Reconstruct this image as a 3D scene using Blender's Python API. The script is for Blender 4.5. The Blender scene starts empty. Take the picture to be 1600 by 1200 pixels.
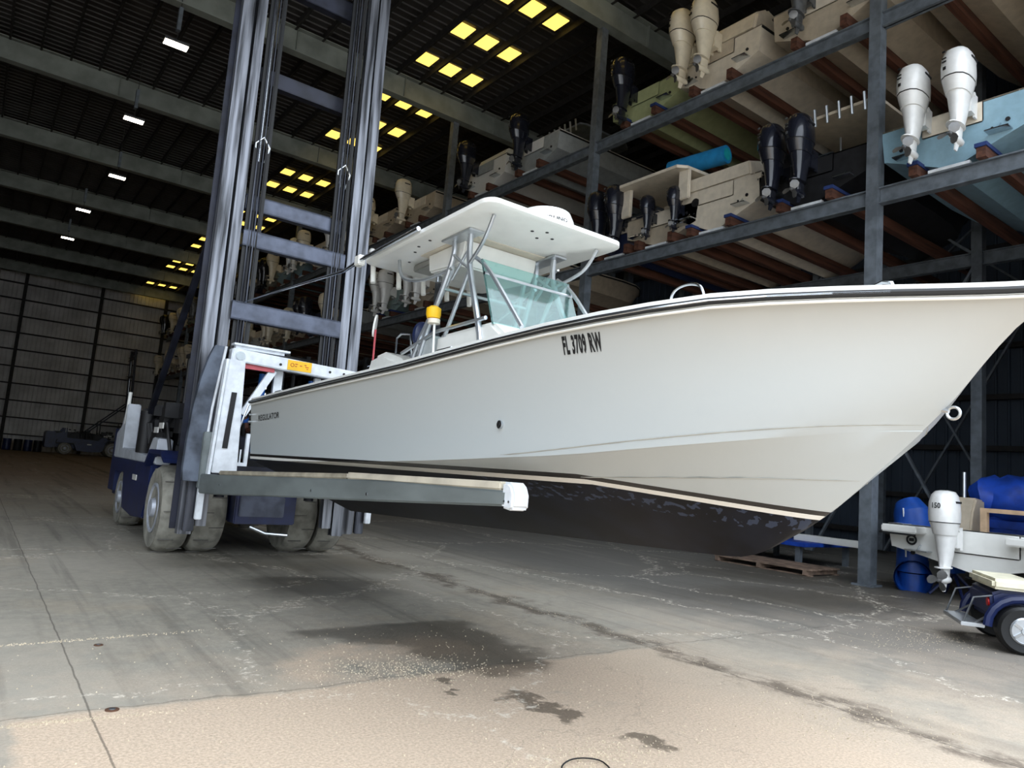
import bpy, bmesh, math, random
from mathutils import Vector, Matrix, Euler
from mathutils.bvhtree import BVHTree
PI = math.pi
random.seed(7)
S = bpy.context.scene
COL = S.collection
# ------------------------------------------------------------------ camera
cam = bpy.data.cameras.new('camera'); camo = bpy.data.objects.new('camera', cam); COL.objects.link(camo)
cam.sensor_width = 36; cam.lens = 36 * 1120 / 1600; cam.clip_start = .05; cam.clip_end = 400
# columns = camera axes (right, up, back) in world
RX = Vector((.7941, -.6023, .0808)); RY = Vector((-.1379, -.0491, .9892))
RX.normalize(); RY = (RY - RY.dot(RX) * RX).normalized(); RZ = RX.cross(RY)
M = Matrix((RX, RY, RZ)).transposed().to_4x4(); M.translation = Vector((0, 0, 1.411))
camo.matrix_world = M
S.camera = camo
# ------------------------------------------------------------------ light
S.view_settings.view_transform = 'Standard'; S.view_settings.look = 'None'
S.view_settings.exposure = .46; S.view_settings.gamma = 1
W = bpy.data.worlds.new('sky'); S.world = W; W.use_nodes = True
wn = W.node_tree.nodes; wl = W.node_tree.links
bg = wn['Background']
sky = wn.new('ShaderNodeTexSky'); sky.sky_type = 'NISHITA'; sky.sun_disc = False
sky.sun_elevation = math.radians(52); sky.sun_rotation = math.radians(20); sky.dust_density = 2.5; sky.ozone_density = 1.0
mixw = wn.new('ShaderNodeMixRGB'); mixw.inputs[0].default_value = .80
# thin overcast: zenith three times brighter than the horizon, all round
gc_ = wn.new('ShaderNodeTexCoord'); gs_ = wn.new('ShaderNodeSeparateXYZ'); wl.new(gc_.outputs['Generated'], gs_.inputs[0])
gm_ = wn.new('ShaderNodeMapRange'); gm_.inputs[1].default_value = 0; gm_.inputs[2].default_value = 1; gm_.inputs[3].default_value = 3.3; gm_.inputs[4].default_value = 10.
wl.new(gs_.outputs[2], gm_.inputs[0]); gh_ = wn.new('ShaderNodeVectorMath'); gh_.operation = 'SCALE'; gh_.inputs[0].default_value = (.93, 1., 1.08); wl.new(gm_.outputs[0], gh_.inputs['Scale']); wl.new(gh_.outputs[0], mixw.inputs[2])
wl.new(sky.outputs[0], mixw.inputs[1]); wl.new(mixw.outputs[0], bg.inputs[0])
bg.inputs[1].default_value = .42
sd = bpy.data.lights.new('sun', 'SUN'); sd.energy = 3.4; sd.angle = .009; sd.color = (1, .98, .94)
so = bpy.data.objects.new('sun', sd); COL.objects.link(so)
so.rotation_euler = Vector((.45, .80, 1.25)).to_track_quat('Z', 'Y').to_euler()

# ------------------------------------------------------------------ materials
def lin(c):
    return tuple((x / 12.92 if x <= .04045 else ((x + .055) / 1.055) ** 2.4) for x in c)
MATS = {}
def mat(name, col, rough=.5, metal=0., var=.08, scale=6., bump=0., spec=.5, trans=0., coat=0., stretch=None):
    if name in MATS: return MATS[name]
    m = bpy.data.materials.new(name); m.use_nodes = True
    n = m.node_tree.nodes; l = m.node_tree.links; b = n['Principled BSDF']
    c = lin(col)
    b.inputs['Roughness'].default_value = rough; b.inputs['Metallic'].default_value = metal
    b.inputs['Specular IOR Level'].default_value = spec
    b.inputs['Transmission Weight'].default_value = trans; b.inputs['Coat Weight'].default_value = coat
    tc = n.new('ShaderNodeTexCoord'); src = tc.outputs['Object']
    if stretch:
        mp = n.new('ShaderNodeMapping'); mp.inputs['Scale'].default_value = stretch; l.new(src, mp.inputs[0]); src = mp.outputs[0]
    nz = n.new('ShaderNodeTexNoise'); nz.inputs['Scale'].default_value = scale; nz.inputs['Detail'].default_value = 6
    l.new(src, nz.inputs['Vector'])
    mx = n.new('ShaderNodeMixRGB'); mx.inputs[1].default_value = tuple(max(0, x * (1 - var * 2)) for x in c) + (1,)
    mx.inputs[2].default_value = tuple(min(1, x * (1 + var)) for x in c) + (1,)
    rp = n.new('ShaderNodeMapRange'); rp.inputs[1].default_value = .35; rp.inputs[2].default_value = .62
    l.new(nz.outputs[0], rp.inputs[0]); l.new(rp.outputs[0], mx.inputs[0]); l.new(mx.outputs[0], b.inputs['Base Color'])
    if bump:
        bp = n.new('ShaderNodeBump'); bp.inputs['Strength'].default_value = bump; bp.inputs['Distance'].default_value = .02
        l.new(nz.outputs[0], bp.inputs['Height']); l.new(bp.outputs[0], b.inputs['Normal'])
    MATS[name] = m; return m
def emit(name, col, s):
    m = bpy.data.materials.new(name); m.use_nodes = True; b = m.node_tree.nodes['Principled BSDF']
    b.inputs['Base Color'].default_value = (.5, .5, .5, 1)
    b.inputs['Emission Color'].default_value = lin(col) + (1,); b.inputs['Emission Strength'].default_value = s
    MATS[name] = m; return m

white = mat('white_gelcoat', (.90, .90, .88), .28, var=.02, coat=.25)
white_paint = mat('white_paint', (.86, .88, .90), .45, var=.07, scale=9)
cream = mat('cream_gelcoat', (.86, .82, .75), .38, var=.05)
cream_dark = mat('beige_gelcoat', (.74, .69, .61), .4, var=.06)
teal_hull = mat('pale_blue_gelcoat', (.55, .68, .74), .35, var=.05)
green_hull = mat('olive_green_gelcoat', (.66, .69, .52), .4, var=.05)
navy_hull = mat('navy_gelcoat', (.10, .14, .27), .3, var=.08)
grey_hull = mat('grey_gelcoat', (.62, .64, .64), .4, var=.06)
beige_int = mat('interior_beige', (.72, .68, .6), .6)
dark_int = mat('shadow_black', (.07, .07, .08), .6)
bottom_blk = mat('black_bottom_paint', (.13, .14, .17), .5, var=.25, scale=5, stretch=(1, 1, .35))
steel = mat('stainless', (.80, .82, .84), .22, 1., var=.05)
alu = mat('aluminium_tube', (.78, .80, .82), .32, .85, var=.05)
black_rub = mat('black_rubber', (.06, .065, .07), .55)
mast_steel = mat('mast_steel', (.30, .31, .34), .38, .75, var=.35, scale=3, stretch=(3, 3, .25))
mast_dark = mat('mast_dark_paint', (.13, .14, .19), .45, .2, var=.3, scale=4)
mast_beam = mat('mast_beam_paint', (.33, .355, .42), .45, .2, var=.18, scale=5)
rail_bright = mat('worn_rail', (.44, .45, .475), .33, .55, var=.42, scale=2.2, stretch=(7, 7, .22))
fork_grey = mat('fork_grey', (.47, .50, .50), .5, .15, var=.12, scale=4, stretch=(1, .3, 1))
pad_beige = mat('fork_pad', (.66, .63, .56), .8, var=.15)
navy_paint = mat('navy_paint', (.09, .14, .31), .4, var=.15, scale=4)
plate_grey = mat('shield_grey', (.34, .37, .42), .5, .2, var=.3, scale=4)
tire_mat = mat('dusty_tire', (.56, .55, .51), .95, var=.16, scale=7, bump=.3)
tire_side = mat('tire_sidewall', (.40, .39, .37), .9, var=.15)
rim_mat = mat('wheel_rim', (.72, .74, .78), .45, .3, var=.12)
engine_blk = mat('engine_black', (.09, .09, .10), .55, var=.3)
rack_steel = mat('galvanised_steel', (.44, .47, .50), .5, .3, var=.14, scale=5)
girder_m = mat('girder_grey', (.52, .54, .51), .6, .1, var=.12, scale=1.5)
purlin_m = mat('purlin_dark', (.15, .14, .135), .7, var=.2)
roof_m = mat('roof_sheet', (.25, .24, .235), .55, .3, var=.15, scale=.8)
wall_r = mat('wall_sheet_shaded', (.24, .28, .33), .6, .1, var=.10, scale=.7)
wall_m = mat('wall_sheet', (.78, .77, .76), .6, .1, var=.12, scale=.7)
timber = mat('timber_bunk', (.36, .22, .16), .8, var=.25, scale=3, stretch=(.3, 4, 4))
timber_p = mat('pallet_timber', (.50, .42, .36), .85, var=.25, scale=6)
black_eng = mat('black_cowling', (.10, .11, .15), .25, var=.1, coat=.5)
white_eng = mat('white_cowling', (.88, .88, .87), .28, var=.03, coat=.4)
cream_eng = mat('cream_cowling', (.87, .83, .74), .32, var=.04, coat=.3)
grey_metal = mat('grey_metal', (.40, .41, .42), .45, .5, var=.2)
tarp_blue = mat('blue_tarp', (.08, .26, .66), .55, var=.2, scale=4, bump=.6)
pipe_blue = mat('blue_pipe', (.06, .26, .58), .42, var=.12)
foam_blue = mat('foam_blue', (.10, .50, .72), .6)
yellow = mat('yellow_plastic', (.95, .74, .08), .5, var=.05)
red_m = mat('red_paint', (.75, .33, .36), .5)
glass = mat('tinted_glass', (.72, .88, .86), .04, trans=.9, var=0.)
skin_m = mat('skin_brown', (.38, .23, .17), .6, var=.05)
shirt_m = mat('blue_shirt', (.16, .40, .74), .85)
short_m = mat('navy_shorts', (.08, .11, .22), .9)
cap_m = mat('white_cloth', (.85, .85, .82), .9)
seat_cream = mat('cream_vinyl', (.90, .88, .78), .5)
print_blk = mat('black_print', (.05, .05, .06), .5, var=0)
sky_panel = emit('translucent_panel', (1., .84, .38), 1.25)
lamp_e = emit('lamp_diffuser', (1., .93, .82), 22.)

# ------------------------------------------------------------------ mesh helper
class MB:
    def __init__(s): s.v = []; s.f = []; s.mi = []; s.cur = 0
    def add(s, vs, fs):
        o = len(s.v); s.v += [tuple(v) for v in vs]
        for f in fs: s.f.append([i + o for i in f]); s.mi.append(s.cur)
        return s
    def box(s, c, d, rot=None):
        x, y, z = d[0] / 2, d[1] / 2, d[2] / 2
        vs = [Vector((i * x, j * y, k * z)) for i in (-1, 1) for j in (-1, 1) for k in (-1, 1)]
        if rot is not None:
            r = rot if isinstance(rot, Matrix) else Euler(rot).to_matrix()
            vs = [r @ v for v in vs]
        c = Vector(c)
        return s.add([v + c for v in vs], [(0, 1, 3, 2), (4, 6, 7, 5), (0, 4, 5, 1), (2, 3, 7, 6), (0, 2, 6, 4), (1, 5, 7, 3)])
    def bb(s, a, b):   # box by two corners
        return s.box([(a[i] + b[i]) / 2 for i in range(3)], [abs(a[i] - b[i]) for i in range(3)])
    def bar(s, p, q, w, h, up=(0, 0, 1)):
        p = Vector(p); q = Vector(q); d = q - p; L = d.length; x = d.normalized(); u = Vector(up)
        if abs(x.dot(u)) > .98: u = Vector((0, 1, 0))
        y = u.cross(x).normalized(); z = x.cross(y)
        return s.box((p + q) / 2, (L, w, h), Matrix((x, y, z)).transposed())
    def rings(s, rs, closed=True, cap=True):
        n = len(rs[0]); vs = [v for r in rs for v in r]; fs = []
        for i in range(len(rs) - 1):
            for j in range(n if closed else n - 1):
                k = (j + 1) % n; fs.append((i * n + j, i * n + k, (i + 1) * n + k, (i + 1) * n + j))
        if cap and closed: fs.append(tuple(range(n))[::-1]); fs.append(tuple((len(rs) - 1) * n + j for j in range(n)))
        return s.add(vs, fs)
    def tube(s, pts, r, n=8, cap=True):
        pts = [Vector(p) for p in pts]; rs = []; u = None
        for i, p in enumerate(pts):
            t = (pts[min(i + 1, len(pts) - 1)] - pts[max(i - 1, 0)]).normalized()
            if u is None: u = Vector((0, 0, 1)) if abs(t.z) < .9 else Vector((0, 1, 0))
            a = (u - u.dot(t) * t)
            if a.length < 1e-4: a = Vector((1, 0, 0)) - t.x * t
            a.normalize(); u = a; b = t.cross(a)
            rr = r[i] if isinstance(r, (list, tuple)) else r
            rs.append([p + (a * math.cos(2 * PI * k / n) + b * math.sin(2 * PI * k / n)) * rr for k in range(n)])
        return s.rings(rs, True, cap)
    def cyl(s, p, q, r, n=20, r2=None): return s.tube([p, q], [r, r if r2 is None else r2], n)
    def lathe(s, prof, origin=(0, 0, 0), axis='Z', n=28):   # prof: (r, h) closed loop not needed
        o = Vector(origin); rs = []
        for r, h in prof:
            ring = []
            for k in range(n):
                a = 2 * PI * k / n; c, d = r * math.cos(a), r * math.sin(a)
                v = {'Z': (c, d, h), 'X': (h, c, d), 'Y': (d, h, c)}[axis]; ring.append(o + Vector(v))
            rs.append(ring)
        return s.rings(rs, True, True)
    def prism(s, poly, a, b, axis='X'):    # poly in the two other axes
        def P(t, p): return {'X': (t, p[0], p[1]), 'Y': (p[0], t, p[1]), 'Z': (p[0], p[1], t)}[axis]
        return s.rings([[P(a, p) for p in poly], [P(b, p) for p in poly]])
    def ball(s, c, r, n=12, m=8):
        if not isinstance(r, (tuple, list)): r = (r, r, r)
        rs = []
        for i in range(m + 1):
            t = PI * (i + .02) / (m + .04); rs.append([(c[0] + r[0] * math.sin(t) * math.cos(2 * PI * k / n), c[1] + r[1] * math.sin(t) * math.sin(2 * PI * k / n), c[2] + r[2] * math.cos(t)) for k in range(n)])
        return s.rings(rs)
    def build(s, name, m, parent=None, smooth=True, bevel=0, flip=False):
        me = bpy.data.meshes.new(name); me.from_pydata(s.v, [], s.f)
        ms = m if isinstance(m, (list, tuple)) else [m]
        for x in ms: me.materials.append(x)
        if len(ms) > 1: me.polygons.foreach_set('material_index', s.mi)
        bm = bmesh.new(); bm.from_mesh(me); bmesh.ops.recalc_face_normals(bm, faces=bm.faces)
        if bevel: bmesh.ops.bevel(bm, geom=[e for e in bm.edges if len(e.link_faces) == 2 and e.calc_face_angle(0) > .6], offset=bevel, segments=2, affect='EDGES', clamp_overlap=True)
        bm.to_mesh(me); bm.free()
        if smooth:
            me.polygons.foreach_set('use_smooth', [True] * len(me.polygons)); me.set_sharp_from_angle(angle=math.radians(32))
        o = bpy.data.objects.new(name, me); COL.objects.link(o)
        if parent: o.parent = parent
        global LAST
        LAST = split_loose(o) if name in SPLIT and parent else [o]
        return o
SPLIT = {'trim_tab', 'top_support', 'top_frame', 'drain_fitting', 'rub_rail', 'footplate_frame', 'stand_frame', 'overhead_guard', 'eye', 'pupil', 'ear', 'wall_panel', 'door_frame', 'transom_bolt', 'speaker', 'fastener', 'rub_rail_insert', 'sheer_moulding', 'bolt_hole', 'fork_bolt', 'plate_label', 'swim_platform', 'pipe_strap', 'axle_bracket', 'carriage_post', 'chassis', 'step', 'air_vent', 'bow_rail', 'wheel_nut', 'wheel_spoke', 'shoe', 'round_emblem', 'timber_board', 'driver_seat', 'helm_seat', 'front_seat', 'mount_bracket', 'cowling_mark', 'cover_plate', 'foot_plate', 'drive_axle'}
LAST = []
def split_loose(o):
    me = o.data; n = len(me.vertices); par = list(range(n))
    def find(a):
        while par[a] != a: par[a] = par[par[a]]; a = par[a]
        return a
    for e in me.edges:
        a, b = find(e.vertices[0]), find(e.vertices[1])
        if a != b: par[a] = b
    groups = {}
    for p in me.polygons: groups.setdefault(find(p.vertices[0]), []).append(p.index)
    if len(groups) < 2: return [o]
    out = []; vs = [v.co.copy() for v in me.vertices]; mats = list(me.materials)
    for k, g in enumerate(groups.values()):
        ids = {}; fs = []
        for pi in g: fs.append([ids.setdefault(i, len(ids)) for i in me.polygons[pi].vertices])
        m2 = bpy.data.meshes.new(me.name); m2.from_pydata([vs[i] for i in ids], [], fs)
        for x in mats: m2.materials.append(x)
        m2.polygons.foreach_set('use_smooth', [me.polygons[0].use_smooth] * len(fs))
        if me.polygons[0].use_smooth: m2.set_sharp_from_angle(angle=math.radians(32))
        if k == 0: o.data = m2; out.append(o)
        else:
            c = bpy.data.objects.new(o.name.split('.')[0], m2); COL.objects.link(c); c.parent = o.parent; out.append(c)
    return out
def tag(o, label, cat, group=None, kind=None):
    o['label'] = label; o['category'] = cat
    if group: o['group'] = group
    if kind: o['kind'] = kind
    return o
def struct(o): o['kind'] = 'structure'; return o
def thing(name, label, cat, loc=(0, 0, 0), rz=0, group=None):
    o = bpy.data.objects.new(name, None); COL.objects.link(o); o.location = loc; o.rotation_euler = (0, 0, rz); o.empty_display_size = .2
    return tag(o, label, cat, group)
def recolour(o, swap):
    for s_ in o.material_slots:
        if s_.material and s_.material.name in swap:
            new = swap[s_.material.name]; s_.link = 'OBJECT'; s_.material = new
def dup(o, loc, rz=0, label=None, group=None, swap=None, skip=(), parent=None, top=True):
    c = o.copy(); COL.objects.link(c)
    if top:
        c.location = loc; c.rotation_euler = (0, 0, rz)
        if label: c['label'] = label
        if group: c['group'] = group
        elif 'group' in c: del c['group']
    if parent: c.parent = parent; c.matrix_parent_inverse = Matrix()
    if swap and c.type == 'MESH': recolour(c, swap)
    for ch in list(o.children):
        if ch.name.split('.')[0] in skip: continue
        dup(ch, None, 0, None, None, swap, skip, c, False)
    return c
def lerp(a, b, t): return a + (b - a) * t
def tab(T, x):      # monotone-ish cubic table
    if x <= T[0][0]: return T[0][1]
    if x >= T[-1][0]: return T[-1][1]
    for i in range(len(T) - 1):
        if T[i][0] <= x <= T[i + 1][0]:
            x0, y0 = T[i]; x1, y1 = T[i + 1]; h = x1 - x0; t = (x - x0) / h; d = (y1 - y0) / h
            def sl(j):
                if j <= 0: return (T[1][1] - T[0][1]) / (T[1][0] - T[0][0])
                if j >= len(T) - 1: return (T[-1][1] - T[-2][1]) / (T[-1][0] - T[-2][0])
                a = (T[j][1] - T[j - 1][1]) / (T[j][0] - T[j - 1][0]); b = (T[j + 1][1] - T[j][1]) / (T[j + 1][0] - T[j][0])
                return 0 if a * b <= 0 else 2 * a * b / (a + b)
            m0, m1 = sl(i), sl(i + 1)
            return (2 * t**3 - 3 * t**2 + 1) * y0 + (t**3 - 2 * t**2 + t) * h * m0 + (-2 * t**3 + 3 * t**2) * y1 + (t**3 - t**2) * h * m1
# ------------------------------------------------------------------ building constants
Y0, BAY, XR = 6.22, 7.62, 12.42
ZL, ZU = 6.70, 10.11          # undersides of the two visible rack beams
ROOF = 14.75; YF, YB = 2.45, 69.6; XL, XB = -27., 22.2

# ------------------------------------------------------------------ floor
def floor_material():
    m = bpy.data.materials.new('dusty_concrete'); m.use_nodes = True; n = m.node_tree.nodes; l = m.node_tree.links; b = n['Principled BSDF']
    tc = n.new('ShaderNodeTexCoord'); co = tc.outputs['Object']
    def noise(sc, det=6, rough=.6, dist=0., vec=None, stretch=None):
        v = vec or co
        if stretch:
            mp = n.new('ShaderNodeMapping'); mp.inputs['Scale'].default_value = stretch; l.new(v, mp.inputs[0]); v = mp.outputs[0]
        z = n.new('ShaderNodeTexNoise'); z.inputs['Scale'].default_value = sc; z.inputs['Detail'].default_value = det
        z.inputs['Roughness'].default_value = rough; z.inputs['Distortion'].default_value = dist; l.new(v, z.inputs['Vector']); return z.outputs[0]
    def ramp(x, a, c, lo=0., hi=1.):
        r = n.new('ShaderNodeMapRange'); r.interpolation_type = 'SMOOTHSTEP'
        r.inputs[1].default_value = a; r.inputs[2].default_value = c; r.inputs[3].default_value = lo; r.inputs[4].default_value = hi
        l.new(x, r.inputs[0]); return r.outputs[0]
    def mth(op, a, c=None):
        q = n.new('ShaderNodeMath'); q.operation = op
        for i, z in enumerate((a, c)):
            if z is None: continue
            if isinstance(z, (int, float)): q.inputs[i].default_value = z
            else: l.new(z, q.inputs[i])
        return q.outputs[0]
    def mix(f, a, c, blend='MIX'):
        q = n.new('ShaderNodeMixRGB'); q.blend_type = blend
        for i, z in enumerate((f, a, c)):
            if isinstance(z, (int, float)): q.inputs[i].default_value = z
            elif isinstance(z, tuple): q.inputs[i].default_value = lin(z) + (1,)
            else: l.new(z, q.inputs[i])
        return q.outputs[0]
    sep = n.new('ShaderNodeSeparateXYZ')
    # coordinates wobbled by noise for every patch edge
    wob = n.new('ShaderNodeTexNoise'); wob.inputs['Scale'].default_value = 1.3; wob.inputs['Detail'].default_value = 7; wob.inputs['Roughness'].default_value = .65
    l.new(co, wob.inputs['Vector'])
    va = n.new('ShaderNodeVectorMath'); va.operation = 'MULTIPLY_ADD'; va.inputs[1].default_value = (1.3, 1.3, 0); l.new(wob.outputs[1], va.inputs[0])
    vb = n.new('ShaderNodeVectorMath'); vb.operation = 'SUBTRACT'; vb.inputs[1].default_value = (.65, .65, 0); l.new(co, va.inputs[2]); l.new(va.outputs[0], vb.inputs[0])
    l.new(vb.outputs[0], sep.inputs[0]); wx, wy = sep.outputs[0], sep.outputs[1]
    sep2 = n.new('ShaderNodeSeparateXYZ'); l.new(co, sep2.inputs[0]); x, y = sep2.outputs[0], sep2.outputs[1]
    def blob(cx, cy, rx, ry, soft=.25, ang=0):
        dx = mth('SUBTRACT', wx, cx); dy = mth('SUBTRACT', wy, cy); c_, s_ = math.cos(ang), math.sin(ang)
        u = mth('ADD', mth('MULTIPLY', dx, c_), mth('MULTIPLY', dy, s_)); v = mth('SUBTRACT', mth('MULTIPLY', dy, c_), mth('MULTIPLY', dx, s_))
        d = mth('SQRT', mth('ADD', mth('POWER', mth('DIVIDE', u, rx), 2), mth('POWER', mth('DIVIDE', v, ry), 2)))
        return ramp(d, 1 - soft, 1 + soft, 1, 0)
    sy = mth('ADD', y, mth('MULTIPLY', mth('SUBTRACT', wy, y), .22)); sx = mth('ADD', x, mth('MULTIPLY', mth('SUBTRACT', wx, x), .3))
    base = mix(ramp(noise(.30, 9, .62), .36, .64), (.56, .545, .50), (.665, .64, .59))
    base = mix(ramp(noise(9, 8, .75), .35, .7), base, mix(.7, base, (.70, .67, .61)))
    base = mix(mth('MULTIPLY', ramp(noise(.8, 8, .65), .50, .66), .35), base, (.70, .64, .55))
    base = mix(mth('MULTIPLY', ramp(wx, 5.0, 8.0), .88), base, (.37, .365, .35))  # right side of the floor darkened to paint in its shade
    # brown, darker ground deeper in the hall
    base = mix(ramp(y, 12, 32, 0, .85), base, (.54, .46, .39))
    # tyre marks along the hall
    tr = noise(2.2, 6, .6, stretch=(1.6, .06, 1)); base = mix(mth('MULTIPLY', ramp(tr, .50, .66), .42), base, (.36, .35, .32))
    tr2 = noise(3., 5, .6, stretch=(.9, .10, 1)); base = mix(mth('MULTIPLY', ramp(tr2, .55, .70), .30), base, (.66, .64, .59))
    # sand: a drift that starts at the slab joint and thins to the right
    sn = ramp(noise(.9, 9, .66), .36, .60)
    front = mth('MULTIPLY', mth('MULTIPLY', ramp(sy, 4.42, 4.30, 0, 1), ramp(sx, .28, .40, 0, 1)), ramp(wx, 6.2, 3.6, .12, 1))
    sand = mth('MULTIPLY', front, mth('MAXIMUM', ramp(noise(.7, 9, .66), .28, .42), ramp(y, 3.9, 3.2, 0, 1)))
    sand = mth('MAXIMUM', sand, mth('MULTIPLY', blob(2.6, 4.75, .8, .55, .35, 0), mth('MULTIPLY', sn, .95)))
    sand = mth('MAXIMUM', sand, mth('MULTIPLY', mth('MULTIPLY', sn, ramp(wy, 7, 3, 0, .55)), ramp(wx, 8, 5, .4, 1)))
    sand = mth('MULTIPLY', sand, ramp(noise(14, 8, .75), .25, .48, .72, 1))
    col = mix(sand, base, mix(ramp(noise(60, 5, .75), .35, .65), (.74, .655, .565), (.87, .785, .69)))
    # damp and oily patches, plus painted shade under the forklift and beside the rack
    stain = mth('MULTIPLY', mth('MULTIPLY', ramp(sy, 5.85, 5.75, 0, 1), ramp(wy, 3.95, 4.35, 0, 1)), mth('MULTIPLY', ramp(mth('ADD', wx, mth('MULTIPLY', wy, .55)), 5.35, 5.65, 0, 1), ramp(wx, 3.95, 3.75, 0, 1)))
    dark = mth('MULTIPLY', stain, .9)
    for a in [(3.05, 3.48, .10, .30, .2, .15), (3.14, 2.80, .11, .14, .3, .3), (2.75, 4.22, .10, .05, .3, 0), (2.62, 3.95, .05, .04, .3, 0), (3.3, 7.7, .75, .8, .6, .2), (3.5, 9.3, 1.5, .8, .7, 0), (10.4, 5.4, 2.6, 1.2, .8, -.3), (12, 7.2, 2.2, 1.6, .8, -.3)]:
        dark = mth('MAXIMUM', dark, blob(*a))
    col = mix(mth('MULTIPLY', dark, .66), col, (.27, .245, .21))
    # the long worn joint beside the boat and its dirt, the other slab joints
    jd = mth('ABSOLUTE', mth('SUBTRACT', wx, 4.98)); jn = ramp(noise(2.6, 8, .75, stretch=(1, .6, 1)), .40, .52)
    col = mix(mth('MULTIPLY', mth('MULTIPLY', ramp(jd, .02, .26, 1, 0), jn), .72), col, (.30, .25, .20))
    for cx in (.70, 4.95, 9.2):
        col = mix(mth('MULTIPLY', ramp(mth('ABSOLUTE', mth('SUBTRACT', mth('ADD', mth('MULTIPLY', sx, .12), mth('MULTIPLY', x, .88)), cx)), .002, .008, 1, 0), .6), col, (.20, .18, .15))
    for cy in (4.38, 10.6, 16.8):
        col = mix(mth('MULTIPLY', ramp(mth('ABSOLUTE', mth('SUBTRACT', sy, cy)), .004, .014, 1, 0), .35), col, (.25, .22, .18))
    # cracks
    vo = n.new('ShaderNodeTexVoronoi'); vo.feature = 'DISTANCE_TO_EDGE'; vo.inputs['Scale'].default_value = .24; l.new(vb.outputs[0], vo.inputs['Vector'])
    col = mix(mth('MULTIPLY', ramp(vo.outputs[0], 0, .003, 1, 0), .22), col, (.22, .20, .17))
    # white crusts of dried salt
    v2 = n.new('ShaderNodeTexVoronoi'); v2.feature = 'DISTANCE_TO_EDGE'; v2.inputs['Scale'].default_value = .33; l.new(va.outputs[0], v2.inputs['Vector'])
    fl = mth('MULTIPLY', ramp(v2.outputs[0], .0, .02, 1, 0), ramp(noise(16, 4, .8), .5, .6))
    col = mix(mth('MULTIPLY', fl, .75), col, (.95, .91, .84))
    sp = ramp(noise(70, 3, .8), .63, .70); col = mix(mth('MULTIPLY', sp, mth('MULTIPLY', ramp(noise(1.1, 4), .48, .6), .7)), col, (.95, .90, .80))
    dk = ramp(noise(46, 3, .8), .66, .72); col = mix(mth('MULTIPLY', dk, .5), col, (.28, .25, .21))
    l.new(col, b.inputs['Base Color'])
    l.new(ramp(dark, 0, 1, .85, .45), b.inputs['Roughness'])
    bp = n.new('ShaderNodeBump'); bp.inputs['Strength'].default_value = .35; bp.inputs['Distance'].default_value = .02
    l.new(noise(28, 8, .75), bp.inputs['Height']); l.new(bp.outputs[0], b.inputs['Normal'])
    return m
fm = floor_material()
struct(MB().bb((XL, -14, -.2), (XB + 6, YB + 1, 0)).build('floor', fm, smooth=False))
apron = mat('apron_concrete', (.70, .70, .69), .85, var=.08, scale=1)
struct(MB().bb((-60, -70, -.22), (60, -14, -.01)).build('floor_apron', apron, smooth=False))

# ------------------------------------------------------------------ roof, walls
def corrugated(name, L, W, pitch, h, m, place, top=True):
    """sheet L long across its ribs, W along them; place(u, w, d) -> world"""
    n = int(L / pitch); vs = []; fs = []
    prof = []
    for i in range(n):
        u = i * pitch
        prof += [(u, 0), (u + pitch * .70, 0), (u + pitch * .77, h), (u + pitch * .93, h)]
    prof.append((n * pitch, 0))
    for u, d in prof: vs += [place(u, 0, d), place(u, W, d)]
    for i in range(len(prof) - 1): fs.append((2 * i, 2 * i + 1, 2 * i + 3, 2 * i + 2))
    return MB().add(vs, fs).build(name, m, smooth=False)
ceil = struct(corrugated('ceiling', YB - YF, XB - XL, .32, .035, roof_m, lambda u, w, d: (XL + w, YF + u, ROOF - d)))
MB().bb((XL, YF, ROOF + .01), (XB, YB, ROOF + .12)).build('roof_deck', roof_m, ceil, smooth=False)
pm = None
x = XL + .6
while x < XB:
    o = MB().bb((-.035, YF, -.11), (.035, YB, .11)).build('purlin', purlin_m, ceil, smooth=False) if pm is None else bpy.data.objects.new('purlin', pm)
    if pm is not None: COL.objects.link(o); o.parent = ceil
    pm = o.data; o.location = (x, 0, ROOF - .14); x += .885
sk = None
XSK = [10.62, 11.51, 12.40]
XSK0 = XL + .6 + .885 * round((10.2 - XL - .6) / .885)
for k in range(0, 9):
    for r in (1.75, 4.05, 6.2):
        for c in range(3):
            yy = Y0 + k * BAY + r
            if yy > YB - .6: continue
            if sk is None:
                o = MB().bb((-.25, -.33, -.012), (.25, .33, .012)).build('skylight_panel', sky_panel, ceil, smooth=False); sk = o.data
            else: o = bpy.data.objects.new('skylight_panel', sk); COL.objects.link(o); o.parent = ceil
            o.location = (XSK0 + .4425 + .885 * c, yy, ROOF - .06)
struct(corrugated('wall_back', XB - XL, ROOF, .31, .035, wall_m, lambda u, w, d: (XL + u, YB - d, w)))
wb = bpy.data.objects['wall_back']
for z in [1.2, 2.55, 3.9, 5.25, 6.6, 7.95, 9.3, 10.65, 12.0, 13.3]:
    MB().bb((XL, YB - .26, z - .05), (XB, YB - .04, z + .05)).build('girt', purlin_m, wb, smooth=False)
for xx in (-15, -7.4, 2., 7.4, 12.42, 17): MB().bb((xx - .12, YB - .5, 0), (xx + .12, YB - .27, ROOF)).build('wall_post', purlin_m, wb, smooth=False)
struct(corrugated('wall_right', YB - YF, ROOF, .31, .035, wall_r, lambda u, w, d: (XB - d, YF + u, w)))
wr = bpy.data.objects['wall_right']
for z in [.55, 1.7, 3.1, 4.5, 5.9, 7.3, 8.7, 10.1, 11.5, 12.9]:
    MB().bb((XB - .28, YF, z - .07), (XB - .05, YB, z + .07)).build('girt', purlin_m, wr, smooth=False)
for k in range(0, 9): MB().bb((XB - .62, Y0 + k * BAY - .14 + .0, 0), (XB - .3, Y0 + k * BAY + .14, ROOF - .8)).build('wall_post', rack_steel, wr, smooth=False)
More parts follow.
